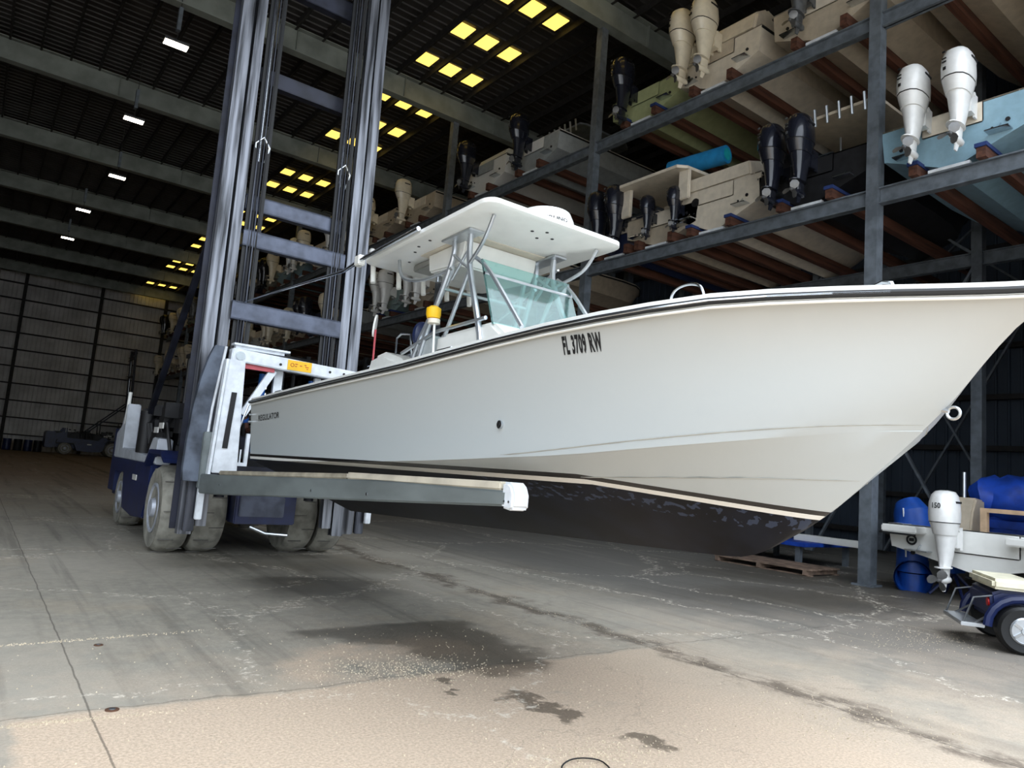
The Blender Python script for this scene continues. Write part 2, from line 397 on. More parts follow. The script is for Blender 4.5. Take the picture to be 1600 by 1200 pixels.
struct(corrugated('wall_left', YB - YF, ROOF, .31, .035, wall_m, lambda u, w, d: (XL + d, YF + u, w)))
struct(corrugated('wall_front', XB - XL, ROOF - 11.6, .31, .035, wall_m, lambda u, w, d: (XL + u, YF + d, 11.6 + w)))  # unseen door header; with the side panels below, added to cut incoming light
wf = bpy.data.objects['wall_front']
MB().bb((XL, YF - .02, 0), (-13, YF + .05, 11.6)).bb((12.9, YF - .02, 0), (XB, YF + .05, 11.6)).build('wall_panel', wall_m, wf, smooth=False)
MB().bb((-13.1, YF - .05, 11.4), (13.0, YF + .15, 11.65)).bb((-13.15, YF - .05, 0), (-12.95, YF + .15, 11.6)).bb((12.85, YF - .05, 0), (13.05, YF + .15, 11.6)).build('door_frame', rack_steel, wf, smooth=False)
gd = None
for k in range(0, 9):
    yy = Y0 - .14 + k * BAY
    if yy > YB: continue
    if gd is None:
        mb = MB(); mb.bb((XL, -.012, -.36), (XB, .012, .36)); mb.bb((XL, -.16, -.40), (XB, .16, -.37)); mb.bb((XL, -.16, .37), (XB, .16, .40))
        for i in range(13): mb.bb((XL + 3 + i * 3.8, -.1, -.37), (XL + 3.015 + i * 3.8, .1, .37))
        gd = tag(mb.build('roof_girder', girder_m, None, smooth=False), 'grey steel roof girder spanning the hall', 'girder', 'roof girders'); o = gd
    else: o = gd.copy(); COL.objects.link(o)
    o.location = (0, yy, 14.15)
    pos = {0: 'nearest the open doorway', 1: 'second from the doorway, cut by the top edge', 2: 'third from the doorway, behind the mast top', 3: 'fourth from the doorway, running behind the mast at upper left', 4: 'fifth from the doorway', 5: 'sixth from the doorway', 6: 'seventh from the doorway', 7: 'eighth from the doorway, last but one', 8: 'farthest, close to the back wall'}[k]
    o['label'] = 'grey steel roof girder ' + pos

# ------------------------------------------------------------------ hanging lamps
lampz = 12.5
lp = thing('hanging_lamp', '', 'lamp', (0, 0, 0), 0, 'high bay lamps hung in a row')
MB().bb((-.32, -.17, 0), (.32, .17, .07)).build('lamp_housing', grey_metal, lp, bevel=.01)
for s_ in (-1, 1): MB().bb((-.30, s_ * .085 - .06, -.02), (.30, s_ * .085 + .06, -.001)).build('diffuser', lamp_e, lp)
MB().bb((-.05, -.09, .42), (.05, .09, 1.1)).build('driver_box', rack_steel, lp)
MB().tube([(0, 0, .07), (0, 0, 2.2)], .012, 6).build('cable', purlin_m, lp)
ld = ['nearest and largest in the row', 'second of the row from the front', 'third of the row, midway', 'fourth of the row from the front', 'farthest of the row, low at left']
for i, (x, y) in enumerate([(3.1, 21.2), (3.05, 27.4), (3.5, 34.0), (2.95, 40.5), (2.9, 47.1)]):
    o = lp if i == 0 else dup(lp, (0, 0, 0), 0, None, 'high bay lamps hung in a row')
    o.location = (x, y, lampz); o['label'] = 'lit white hanging lamp under the roof, ' + ld[i]

# ------------------------------------------------------------------ boat hull
STEM = [(0, 4.84), (.13, 5.14), (.265, 5.36), (.453, 5.58), (.73, 5.88), (1.09, 6.2), (1.195, 6.36)]
ZC = [(0, .45), (.5, .43), (.75, .46), (.9, .54), (1, .64)]
BC = [(0, 1.08), (.5, 1.11), (.7, 1.04), (.8, .92), (.88, .74), (.94, .5), (.98, .23), (1, 0)]
BS = [(0, 1.17), (.3, 1.2), (.55, 1.2), (.69, 1.15), (.763, 1.08), (.81, 1.0), (.833, .945), (.865, .81), (.896, .64), (.926, .45), (.951, .28), (.975, .13), (1, 0)]
ZS = [(0, 1.03), (.5, 1.04), (.69, 1.082), (.81, 1.112), (.9, 1.145), (1, 1.19)]
def hull_curves(us, nb=5, nt=6):
    C = []
    for j in range(nb + 1):
        v = j / nb; ze = lerp(.13, .64, v); xe = tab(STEM, ze)
        C.append([(u * xe, v * tab(BC, u) * (1 - .03 * math.sin(PI * v)), lerp(.13 * max(0, (u - .93) / .07) ** 2, tab(ZC, u), v) if v < 1 else tab(ZC, u)) for u in us])
    xe = tab(STEM, .64); C.append([(u * xe, (tab(BC, u) + .035 * min(1, (1 - u) * 6)), tab(ZC, u) + .004) for u in us])
    for j in range(1, nt + 1):
        w = j / nt; ze = lerp(.64, 1.195, w); xe = tab(STEM, ze)
        C.append([(u * xe, lerp(tab(BC, u) + .035 * min(1, (1 - u) * 6), tab(BS, u), w ** (1 + .55 * u ** 4)), lerp(tab(ZC, u) + .004, tab(ZS, u), w)) for u in us])
    return C
US_F = [0, .1, .2, .3, .4, .5, .58, .65, .71, .76, .8, .84, .87, .9, .925, .945, .96, .972, .982, .99, .996, 1]
US_C = [0, .25, .5, .68, .8, .88, .94, .98, 1]
def hull_mesh(us, sc=(1, 1, 1), nb=5, nt=6):
    C = hull_curves(us, nb, nt); mb = MB(); n = len(us); k = len(C)
    def P(p, s): return (p[0] * sc[0], s * p[1] * sc[1], p[2] * sc[2])
    for s in (-1, 1):
        vs = [P(C[j][i], s) for j in range(k) for i in range(n)]
        mb.add(vs, [(j * n + i, j * n + i + 1, (j + 1) * n + i + 1, (j + 1) * n + i) for j in range(k - 1) for i in range(n - 1)])
    ring = [P(C[j][0], -1) for j in range(k)] + [P(C[j][0], 1) for j in range(k - 1, 0, -1)]
    mb.add(ring, [tuple(range(len(ring)))])
    return mb, C[-1]
def merge(o, d=.0005):
    bm = bmesh.new(); bm.from_mesh(o.data); bmesh.ops.remove_doubles(bm, verts=bm.verts, dist=d); bmesh.ops.recalc_face_normals(bm, faces=bm.faces); bm.to_mesh(o.data); bm.free()
    o.data.polygons.foreach_set('use_smooth', [True] * len(o.data.polygons)); o.data.set_sharp_from_angle(angle=math.radians(24)); return o
def liner_mesh(us, sc, zfloor=.62, gw=.2, nose=.80, thick=.03):
    """gunwale cap, inner wall, cockpit sole and foredeck"""
    T = lambda u: (u * 6.36, tab(BS, u), tab(ZS, u))
    mb = MB()
    def strip(A, B): mb.add([p for p in A] + [p for p in B], [(i, i + 1, len(A) + i + 1, len(A) + i) for i in range(len(A) - 1)])
    cu = [u for u in us if u <= nose] + ([nose] if nose not in us else [])
    for s in (-1, 1):
        def Q(u, dy, z, dx=0): a = T(u); return ((a[0] - dx) * sc[0], s * max(0, a[1] - dy) * sc[1], (a[2] + z if z > -.5 else zfloor) * sc[2])
        strip([Q(u, -.005, -.02) for u in us], [Q(u, 0., thick) for u in us])
        strip([Q(u, 0., thick) for u in cu], [Q(u, gw, thick) for u in cu])
        strip([Q(u, gw, thick) for u in cu], [Q(u, gw + .02, -9) for u in cu])
        strip([Q(u, gw + .02, -9) for u in cu], [Q(u, 9, -9) for u in cu])
        fu = [nose] + [u for u in us if u > nose]
        strip([Q(u, 0., thick) for u in fu], [Q(u, 9, thick + .02) for u in fu])
        a = T(nose); mb.add([Q(nose, gw, thick), Q(nose, 9, thick + .02), Q(nose, 9, -9), Q(nose, gw + .02, -9)], [(0, 1, 2, 3)])
        mb.add([Q(0, 0, thick), Q(0, 9, thick), Q(0, 9, thick, -.12), Q(0, gw, thick, -.12)], [(0, 1, 2, 3)])
        mb.add([Q(0, gw, thick, -.12), Q(0, 9, thick, -.12), Q(0, 9, -9, -.12), Q(0, gw + .02, -9, -.12)], [(0, 1, 2, 3)])
    return mb
def sheer_pts(us, sc, dy=.01, dz=-.03):
    return [[(u * 6.36 * sc[0] + (.012 if u == 1 else 0), s * (tab(BS, u) * sc[1] + dy * min(1, (1 - u) * 20)), (tab(ZS, u) + dz) * sc[2]) for u in us] for s in (-1, 1)]

# ------------------------------------------------------------------ outboard motors
def make_outboard(name, cm, lm, parent=None, s=1.0):
    """origin on the transom top, engine hangs aft (-x)."""
    def sec(z, cx, lx, wy, k=2.6, n=16):
        r = []
        for i in range(n):
            a = 2 * PI * i / n; c, d = math.cos(a), math.sin(a); p = (abs(c) ** k + abs(d) ** k) ** (-1 / k)
            r.append(((cx + lx * c * p) * s, wy * d * p * s, z * s))
        return r
    low = MB().rings([sec(-.02, -.43, .235, .155), sec(-.2, -.42, .205, .135), sec(-.42, -.42, .17, .105), sec(-.56, -.43, .15, .085), sec(-.62, -.44, .14, .075)])
    low.rings([sec(-.62, -.50, .23, .12, 2), sec(-.635, -.50, .23, .12, 2)])
    low.rings([sec(-.635, -.43, .12, .06), sec(-.82, -.42, .11, .045)])
    low.tube([(-.24 * s, 0, -.84 * s), (-.30 * s, 0, -.84 * s), (-.45 * s, 0, -.84 * s), (-.58 * s, 0, -.84 * s), (-.64 * s, 0, -.84 * s)], [.02 * s, .06 * s, .072 * s, .05 * s, .045 * s], 12)
    low.prism([(-.50 * s, -.88 * s), (-.36 * s, -.88 * s), (-.44 * s, -1.04 * s), (-.52 * s, -1.04 * s)], -.01 * s, .01 * s, 'Y')
    e = low.build('outboard_motor' if parent is not None else name, lm, parent)
    c = MB().rings([sec(-.06, -.44, .245, .165), sec(.04, -.45, .28, .185), sec(.15, -.46, .315, .205)]); c.build('lower_cowling', cm, e)
    c = MB().rings([sec(.165, -.46, .33, .215), sec(.32, -.465, .34, .222), sec(.50, -.47, .325, .212), sec(.63, -.46, .285, .185), sec(.70, -.44, .21, .14), sec(.72, -.43, .1, .07)]); c.build('cowling', cm, e)
    c = MB().rings([sec(.15, -.46, .322, .208), sec(.17, -.46, .322, .208)]); c.build('cowling_seam', dark_int, e)
    m = MB()
    for k in (-1, 1): m.box((-.42 * s, k * .206 * s, .52 * s), (.22 * s, .02 * s, .035 * s)); m.box((-.60 * s, k * .16 * s, .24 * s), (.05 * s, .07 * s, .05 * s))
    m.build('air_vent', dark_int, e); m = MB()
    for (yy, zz, w_, h_) in ((.10, .58, .05, .035), (.09, .46, .07, .018), (.09, .40, .07, .018), (.08, .28, .045, .05)):
        xx = -.467 - .345 * (1 - abs(yy / .222) ** 2.6) ** (1 / 2.6) - .002; m.box((xx * s, yy * s, zz * s), (.012 * s, w_ * s, h_ * s), (0, 0, -.25))
    m.build('cowling_mark', dark_int if cm is not black_eng else grey_metal, e)
    m = MB().box((-.17 * s, 0, -.10 * s), (.16 * s, .24 * s, .36 * s)).box((-.05 * s, .1 * s, -.12 * s), (.10 * s, .03 * s, .40 * s)).box((-.05 * s, -.1 * s, -.12 * s), (.10 * s, .03 * s, .40 * s)).cyl((-.18 * s, -.14 * s, .04 * s), (-.18 * s, .14 * s, .04 * s), .035 * s, 10)
    m.build('mount_bracket', lm, e)
    p = MB().cyl((-.63 * s, 0, -.84 * s), (-.75 * s, 0, -.84 * s), .04 * s, 10, .02 * s)
    for k in range(3):
        a = 2 * PI * k / 3; ca, sa = math.cos(a), math.sin(a); rs = []
        for r, w, t in ((.035, .05, .8), (.1, .085, .6), (.16, .07, .45), (.19, .02, .4)):
            q = []
            for (aa, bb) in ((-1, 0), (0, .007), (1, 0), (0, -.007)):
                tang = aa * w * math.cos(t); ax = aa * w * math.sin(t) + bb
                q.append((( -.69 + ax) * s, (r * ca - tang * sa) * s, (-.84 + r * sa + tang * ca) * s))
            rs.append(q)
        p.rings(rs)
    p.build('propeller', mat('prop_metal', (.50, .50, .50), .45, .6), e)
    return e

# ------------------------------------------------------------------ stored boats
def make_boat(label, hull_m, liner_m, sc=(1, 1, 1), engines=(), eng_m=None, leg_m=None, console=True, ttop=None, bottom=None, ttm=None, rods=False, cover=None, name='powerboat', rail=False):
    b = thing(name, label, 'boat')
    mb, _ = hull_mesh(US_C if not console == 'fine' else US_F, sc, 3, 3); h = merge(mb.build('hull', hull_m, b))
    liner_mesh(US_C, sc).build('deck', liner_m, b)
    r = MB()
    for pts in sheer_pts(US_C, sc): r.tube(pts, .028, 6)
    r.build('rub_rail', black_rub, b)
    zt = tab(ZS, 0) * sc[2]
    # transom notch for the motors, hatch and through-hull fittings
    MB().box((-.012, 0, zt - .16), (.03, .95 * sc[1], .36)).build('transom_cutout', liner_m, b, bevel=.02)
    m = MB()
    for k in (-1, 1): m.cyl((-.02, k * .82 * sc[1], zt - .42), (.01, k * .82 * sc[1], zt - .42), .035, 10); m.cyl((-.02, k * .6 * sc[1], zt - .5), (.01, k * .6 * sc[1], zt - .5), .022, 10)
    m.build('drain_fitting', dark_int, b)
    m = MB()
    for k in (-1, 1): m.box((-.10, k * .72 * sc[1], .42 * sc[2]), (.2, .34, .02)); m.tube([(-.01, k * .72 * sc[1], .56 * sc[2]), (-.13, k * .72 * sc[1], .43 * sc[2])], .012, 6)
    m.build('trim_tab', steel, b)
    for dy in engines:
        e = make_outboard('outboard_motor', eng_m, leg_m, b); e.location = (-.02, dy, zt + .03); 
    if console:
        zc = .38 * sc[2]
        c = MB().prism([(2.35, zc), (3.25, zc), (3.2, zc + .72), (2.9, zc + .98), (2.45, zc + .98)], -.36, .36, 'Y'); c.build('console', liner_m, b, bevel=.03)
        MB().prism([(3.0, zc + .9), (3.02, zc + .9), (2.78, zc + 1.3), (2.75, zc + 1.3)], -.34, .34, 'Y').build('windscreen', glass, b)
        MB().box((1.65, 0, zc + .55), (.45, .8, .14)).box((1.45, 0, zc + .82), (.1, .8, .42)).box((1.7, 0, zc + .25), (.3, .6, .5)).build('helm_seat', seat_cream, b, bevel=.03)
    if ttop:
        z = ttop; m = MB()
        for k in (-1, 1):
            m.tube([(2.2, k * .42, .4), (2.1, k * .42, z)], .022, 6); m.tube([(3.0, k * .42, .5), (2.7, k * .42, z)], .022, 6); m.tube([(2.2, k * .42, 1.0), (2.75, k * .42, z - .1)], .018, 6)
        m.build('top_frame', alu, b)
        o = MB().rings([[(x_, y_, z + dz) for x_, y_ in ((1.1, -.75), (1.3, -.85), (3.0, -.85), (3.35, -.6), (3.35, .6), (3.0, .85), (1.3, .85), (1.1, .75))] for dz in (0, .06)]); o.build('hard_top', ttm or liner_m, b)
        if rods:
            for k in range(6): MB().tube([(1.08, -.62 + k * .25, z - .16), (1.02, -.62 + k * .25, z + .18)], .028, 8).build('rod_holder', alu, b)
    if rail:
        m = MB()
        for k in (-1, 1):
            us = [.45, .6, .75, .88, .95]
            m.tube([(u * 6.36 * sc[0], k * (tab(BS, u) - .08) * sc[1], tab(ZS, u) * sc[2] + .32) for u in us], .014, 6)
            for u in us: m.tube([(u * 6.36 * sc[0], k * (tab(BS, u) - .06) * sc[1], tab(ZS, u) * sc[2]), (u * 6.36 * sc[0], k * (tab(BS, u) - .08) * sc[1], tab(ZS, u) * sc[2] + .32)], .012, 6)
        m.build('bow_rail', alu, b)
    if cover:
        rs = []
        for i, u in enumerate([0, .2, .4, .6, .8, .93]):
            h_ = tab(ZS, u) * sc[2]; w_ = (tab(BS, u) + .03) * sc[1]; t_ = h_ + (.15, .35, .95, .75, .35, .12)[i]
            rs.append([(u * 6.36 * sc[0], yy * w_, lerp(h_ - .12, t_, (1 - abs(yy)) ** .6)) for yy in (-1, -.9, -.7, -.4, 0, .4, .7, .9, 1)])
        MB().rings(rs, False).build('cover', cover, b)
    return b

# ------------------------------------------------------------------ storage rack
rack = thing('storage_rack', 'tall galvanised steel boat rack along the right side of the hall', 'rack', (XR, Y0, 0))
def rp(o):   # parts were written in world coordinates
    for q in LAST: q.location = (-XR, -Y0, 0)
    return o
def ibeam_y(x, y0, y1, z, h=.30, w=.16):
    m = MB(); m.bb((x - .015, y0, z), (x + .015, y1, z + h)); m.bb((x - w / 2, y0, z), (x + w / 2, y1, z + .025)); m.bb((x - w / 2, y0, z + h - .025), (x + w / 2, y1, z + h)); return m
colm = None
for k in range(-1, 8):
    for j, xx in enumerate((XR, XR + 4.6, XR + 8.3)):
        if colm is None:
            m = MB(); m.bb((-.115, -.10, 0), (-.09, .10, ROOF - .62)); m.bb((.09, -.10, 0), (.115, .10, ROOF - .62)); m.bb((-.09, -.012, 0), (.09, .012, ROOF - .62)); m.bb((-.19, -.17, 0), (.19, .17, .03))
            m.bb((-.115, -.112, 0), (.115, -.10, ROOF - .62))
            o = m.build('column', rack_steel, rack, smooth=False); colm = o.data
        else: o = bpy.data.objects.new('column', colm); COL.objects.link(o); o.parent = rack
        o.location = (xx - XR, k * BAY if k >= 0 else 2.85 - Y0, 0)
bmm = {}
for k in range(-1, 8):
    ya, yb = .116, BAY - .116
    for zz in (ZL, ZU):
        for xx in (XR, XR + 4.6, XR + 8.3):
            if k < 0:
                o = rp(ibeam_y(xx, 2.85 + .116, Y0 - .116, zz).build('beam', rack_steel, rack, smooth=False)); continue
            if 'b' not in bmm:
                o = ibeam_y(0, ya, yb, 0).build('beam', rack_steel, rack, smooth=False); bmm['b'] = o.data
            else: o = bpy.data.objects.new('beam', bmm['b']); COL.objects.link(o); o.parent = rack
            o.location = (xx - XR, k * BAY, zz)
# braces in the rear planes
for xx, k in ((XR + 4.6, 0), (XR + 8.3, 0), (XR + 8.3, 1), (XR + 4.6, 3)):
    for z0, z1 in ((.1, ZL), (ZL + .3, ZU)):
        ya = Y0 + k * BAY + .1; yc = ya + 3.6
        for a, b in (((xx - .03, ya, z0), (xx - .03, yc, z1)), ((xx + .03, ya, z1), (xx + .03, yc, z0))):
            rp(MB().bar(a, b, .09, .05).build('diagonal_brace', rack_steel, rack, smooth=False))
        rp(MB().bb((xx - .07, yc, z0), (xx + .07, yc + .14, z1)).build('intermediate_post', rack_steel, rack, smooth=False))

bunk = None; stripm = None
def bunks(yc, zt, half=.52, x1=19.2, blue=False):
    global bunk, stripm
    for s_ in (-1, 1):
        if bunk is None:
            o = MB().bb((-.2, -.07, 0), (6.9, .07, .22)).build('timber_bunk', timber, rack, smooth=False); bunk = o.data
        else: o = bpy.data.objects.new('timber_bunk', bunk); COL.objects.link(o); o.parent = rack
        o.location = (0, yc + s_ * half - Y0, zt)
        if blue: rp(MB().bb((XR - .23, yc + s_ * half - .09, zt + .17), (XR + .6, yc + s_ * half + .09, zt + .235)).build('bunk_carpet', mat('carpet_blue', (.12, .20, .40), .9), rack, smooth=False))
    if stripm is None:
        o = MB().bb((-.10, -.32, 0), (-.02, .32, .05)).build('marker_strip', white_paint, rack, smooth=False); stripm = o.data
    else: o = bpy.data.objects.new('marker_strip', stripm); COL.objects.link(o); o.parent = rack
    o.location = (0, yc - Y0, zt)
TL, TU = ZL + .30, ZU + .30
def stow(b, yc, tier, x=12.45, blue=False, group=None):
    z = {0: .34, 1: TL + .03, 2: TU + .03}[tier]; b.location = (x, yc, z)
    if tier: bunks(yc, (TL, TU)[tier - 1], blue=blue)
    b['group'] = group or ['boats on the ground tier', 'boats on the middle rack tier', 'boats on the top rack tier'][tier]
    return b
# --- hand placed boats, near bays
b = make_boat('pale blue powerboat with two white outboards, right of the near rack column', teal_hull, cream, (1, 1.0, .98), (.42, -.28), white_eng, white_eng, ttop=None, rail=True); stow(b, 4.95, 1, blue=True)
for e in b.children:
    if e.name.startswith('outboard'): e.rotation_euler = (0, .07, 0)
b = make_boat('black powerboat with two black outboards and a pipe arch, just left of the near column', engine_blk, dark_int, (.95, 1.0, .9), (.55, -.05), black_eng, black_eng, ttop=1.88, ttm=cream_dark, rods=True); stow(b, 7.5, 1, blue=True)
for e in b.children:
    if e.name.split('.')[0] in ('hard_top', 'rod_holder', 'top_frame'): e.location = (-.9, -.35, 0)
b2 = make_boat('cream hulled powerboat with open black engine well, middle tier, left of the twin black outboards', cream, cream, (1, .98, 1.02), (), None, None, ttop=None); stow(b2, 9.75, 1, blue=True)
MB().prism([(-.02, 1.05), (.5, 1.06), (.9, 1.5), (.8, 1.62), (-.1, 1.35)], -.9, .9, 'Y').build('stern_seat', cream, b2, bevel=.04)
MB().cyl((-.04, .55, .8), (.01, .55, .8), .1, 14).build('porthole', dark_int, b2)
b3 = make_boat('cream powerboat with low hard top and two small black motors, middle tier', cream_dark, cream, (.95, .95, .82), (.15, -.68), black_eng, black_eng, ttop=None); stow(b3, 11.35, 1)
for e in b3.children:
    if e.name.startswith('outboard'): e.scale = (.62, .62, .62); e.location.z = .75
o = MB().rings([[(x_, y_, 1.62 + dz - .10 * (x_ < 0)) for x_, y_ in ((-.55, -.9), (-.35, -1.05), (1.8, -1.1), (1.8, 1.1), (-.35, 1.05), (-.55, .9))] for dz in (0, .07)]); o.build('hard_top', cream, b3)
MB().bb((-.3, -1.05, .85), (-.2, -.75, 1.6)).bb((-.3, .75, .85), (-.2, 1.05, 1.6)).bb((1.2, -1., .8), (1.3, -.8, 1.6)).bb((1.2, .8, .8), (1.3, 1., 1.6)).build('top_support', cream, b3, bevel=.02)
m = MB()
for y_ in (-.6, -.1, .3, .65): m.cyl((-.05, y_, 1.58), (-.05, y_, 1.625), .07, 12)
m.build('speaker', dark_int, b3)
b = make_boat('navy hulled powerboat with two black outboards beside the second column, middle tier', navy_hull, cream, (1, 1.0, .95), (.42, -.2), black_eng, black_eng); stow(b, 12.75, 1); b.location.x = 12.6
# blue foam roll on the hard top
fr = MB().tube([(-.75, 0, 0), (.75, 0, 0)], .21, 20); fo = fr.build('foam_roll', foam_blue); fo.location = (12.75, 10.55, 8.98); fo.rotation_euler = (0, 0, PI / 2 + .12)
bpy.data.objects['foam_roll'].location.z = 8.98
tag(fo, 'rolled blue foam mat lying on the hard top of the cream boat', 'foam roll')
MB().tube([(-.765, 0, 0), (-.752, 0, 0)], .14, 16).build('roll_core', mat('core_teal', (.05, .62, .66), .6), fo)
# top tier
b = make_boat('cream powerboat with two cream outboards high on the top tier, right of the olive boat', cream, cream_dark, (1, .98, 1.0), (.62, .0), cream_eng, cream_eng, ttop=None); stow(b, 9.9, 2)
for e in b.children:
    if e.name.startswith('outboard'): e.scale = (1.08, 1.08, 1.08); e.location.z += .12
MB().prism([(0, 1.05), (.9, 1.07), (1.3, 1.6), (.5, 1.75), (.1, 1.5)], -.95, .3, 'Y').build('stern_seat', cream, b, bevel=.05)
b = make_boat('olive green flats boat with one black outboard on the top tier beside the second column', green_hull, green_hull, (.95, 1.0, .86), (.35,), black_eng, black_eng, ttop=None, console=False); stow(b, 12.1, 2, blue=True)
b = make_boat('cream powerboat with a black outboard on the top tier left of the near column', cream_dark, cream, (1, 1.0, 1.02), (.3,), black_eng, grey_metal, ttop=None); stow(b, 7.3, 2)
b = make_boat('beige powerboat hull seen from below on the top tier, right of the near column', cream_dark, cream, (1, 1.0, 1.0), (.0,), black_eng, grey_metal, ttop=None); stow(b, 4.7, 2); b.location.x = 13.0
# second and third bay
b = make_boat('grey white powerboat with rocket launcher tube top, top tier, between second and third column', grey_hull, white, (1, 1.0, .95), (.2,), black_eng, black_eng, ttop=1.7, ttm=rack_steel, rods=True); stow(b, 16.6, 2)
b = make_boat('white cabin boat with black outboard on the top tier beside the third column', white, grey_hull, (1, 1.0, 1.05), (.5,), black_eng, black_eng, ttop=None); stow(b, 19.2, 2)
MB().prism([(.1, 1.05), (2.2, 1.05), (2.1, 1.55), (.3, 1.5)], -.8, .8, 'Y').build('stern_box', white, b, bevel=.04)
ba = make_boat('cream powerboat with one tall cream outboard on the top tier next to the mast', cream_dark, cream, (1, 1.0, 1.0), (.5,), cream_eng, cream_eng, ttop=None); stow(ba, 23.6, 2)
bb_ = dup(ba, (12.3, 26.4, TU + .03), 0, 'beige powerboat with cream outboard on the top tier half hidden by the mast', 'boats on the top rack tier'); bunks(26.4, TU)
bt = make_boat('pale grey teal powerboat on the middle tier seen under the white hard top', mat('sea_grey', (.55, .64, .64), .4), grey_hull, (1, 1.0, .98), (.3, -.4), white_eng, white_eng, ttop=None); stow(bt, 25.2, 1, blue=True)
bu = dup(bt, (12.4, 22.6, TL + .03), 0, 'white powerboat with one white outboard showing between the white top legs', 'boats on the middle rack tier', {'sea_grey': cream_dark}); bunks(22.6, TL)
bv = dup(ba, (12.5, 18.0, TL + .03), 0, 'cream powerboat on the middle tier behind the white hard top', 'boats on the middle rack tier'); bunks(18, TL)
# --- far bays: filled with copies in different colours
white_eng2 = cream_eng
pal = [({'sea_grey': white}, 'white'), ({'sea_grey': cream_dark, 'white_cowling': cream_eng}, 'beige'), ({'sea_grey': navy_hull, 'white_cowling': black_eng}, 'navy'), ({'sea_grey': grey_hull, 'white_cowling': black_eng}, 'grey'), ({'sea_grey': teal_hull}, 'pale blue'), ({'sea_grey': cream, 'white_cowling': grey_metal}, 'cream')]
ordn = {2: 'third', 3: 'fourth', 4: 'fifth', 5: 'sixth', 6: 'seventh', 7: 'last'}
idx = 0
for k in range(2, 8):
    for tier in (0, 1, 2):
        for slot in range(3):
            if k == 2 and tier > 0: continue
            y = Y0 + k * BAY + 1.35 + slot * 2.45 + random.uniform(-.05, .05)
            sw, cn = pal[(idx * 5 + k) % 6]; idx += 1
            lab = '%s powerboat on the %s tier, %s boat of the %s bay from the doorway' % (cn, ['ground', 'middle', 'top'][tier], ['first', 'second', 'third'][slot], ordn[k])
            src = (bt, ba)[idx % 2]
            if src is ba: sw = {'beige_gelcoat': list(sw.values())[0]}
            z = (.34, TL + .03, TU + .03)[tier]
            dup(src, (12.35 + random.uniform(-.3, .3), y, z), 0, lab, ['boats on the ground tier', 'boats on the middle rack tier', 'boats on the top rack tier'][tier], sw)
            if tier: bunks(y, (TL, TU)[tier - 1])
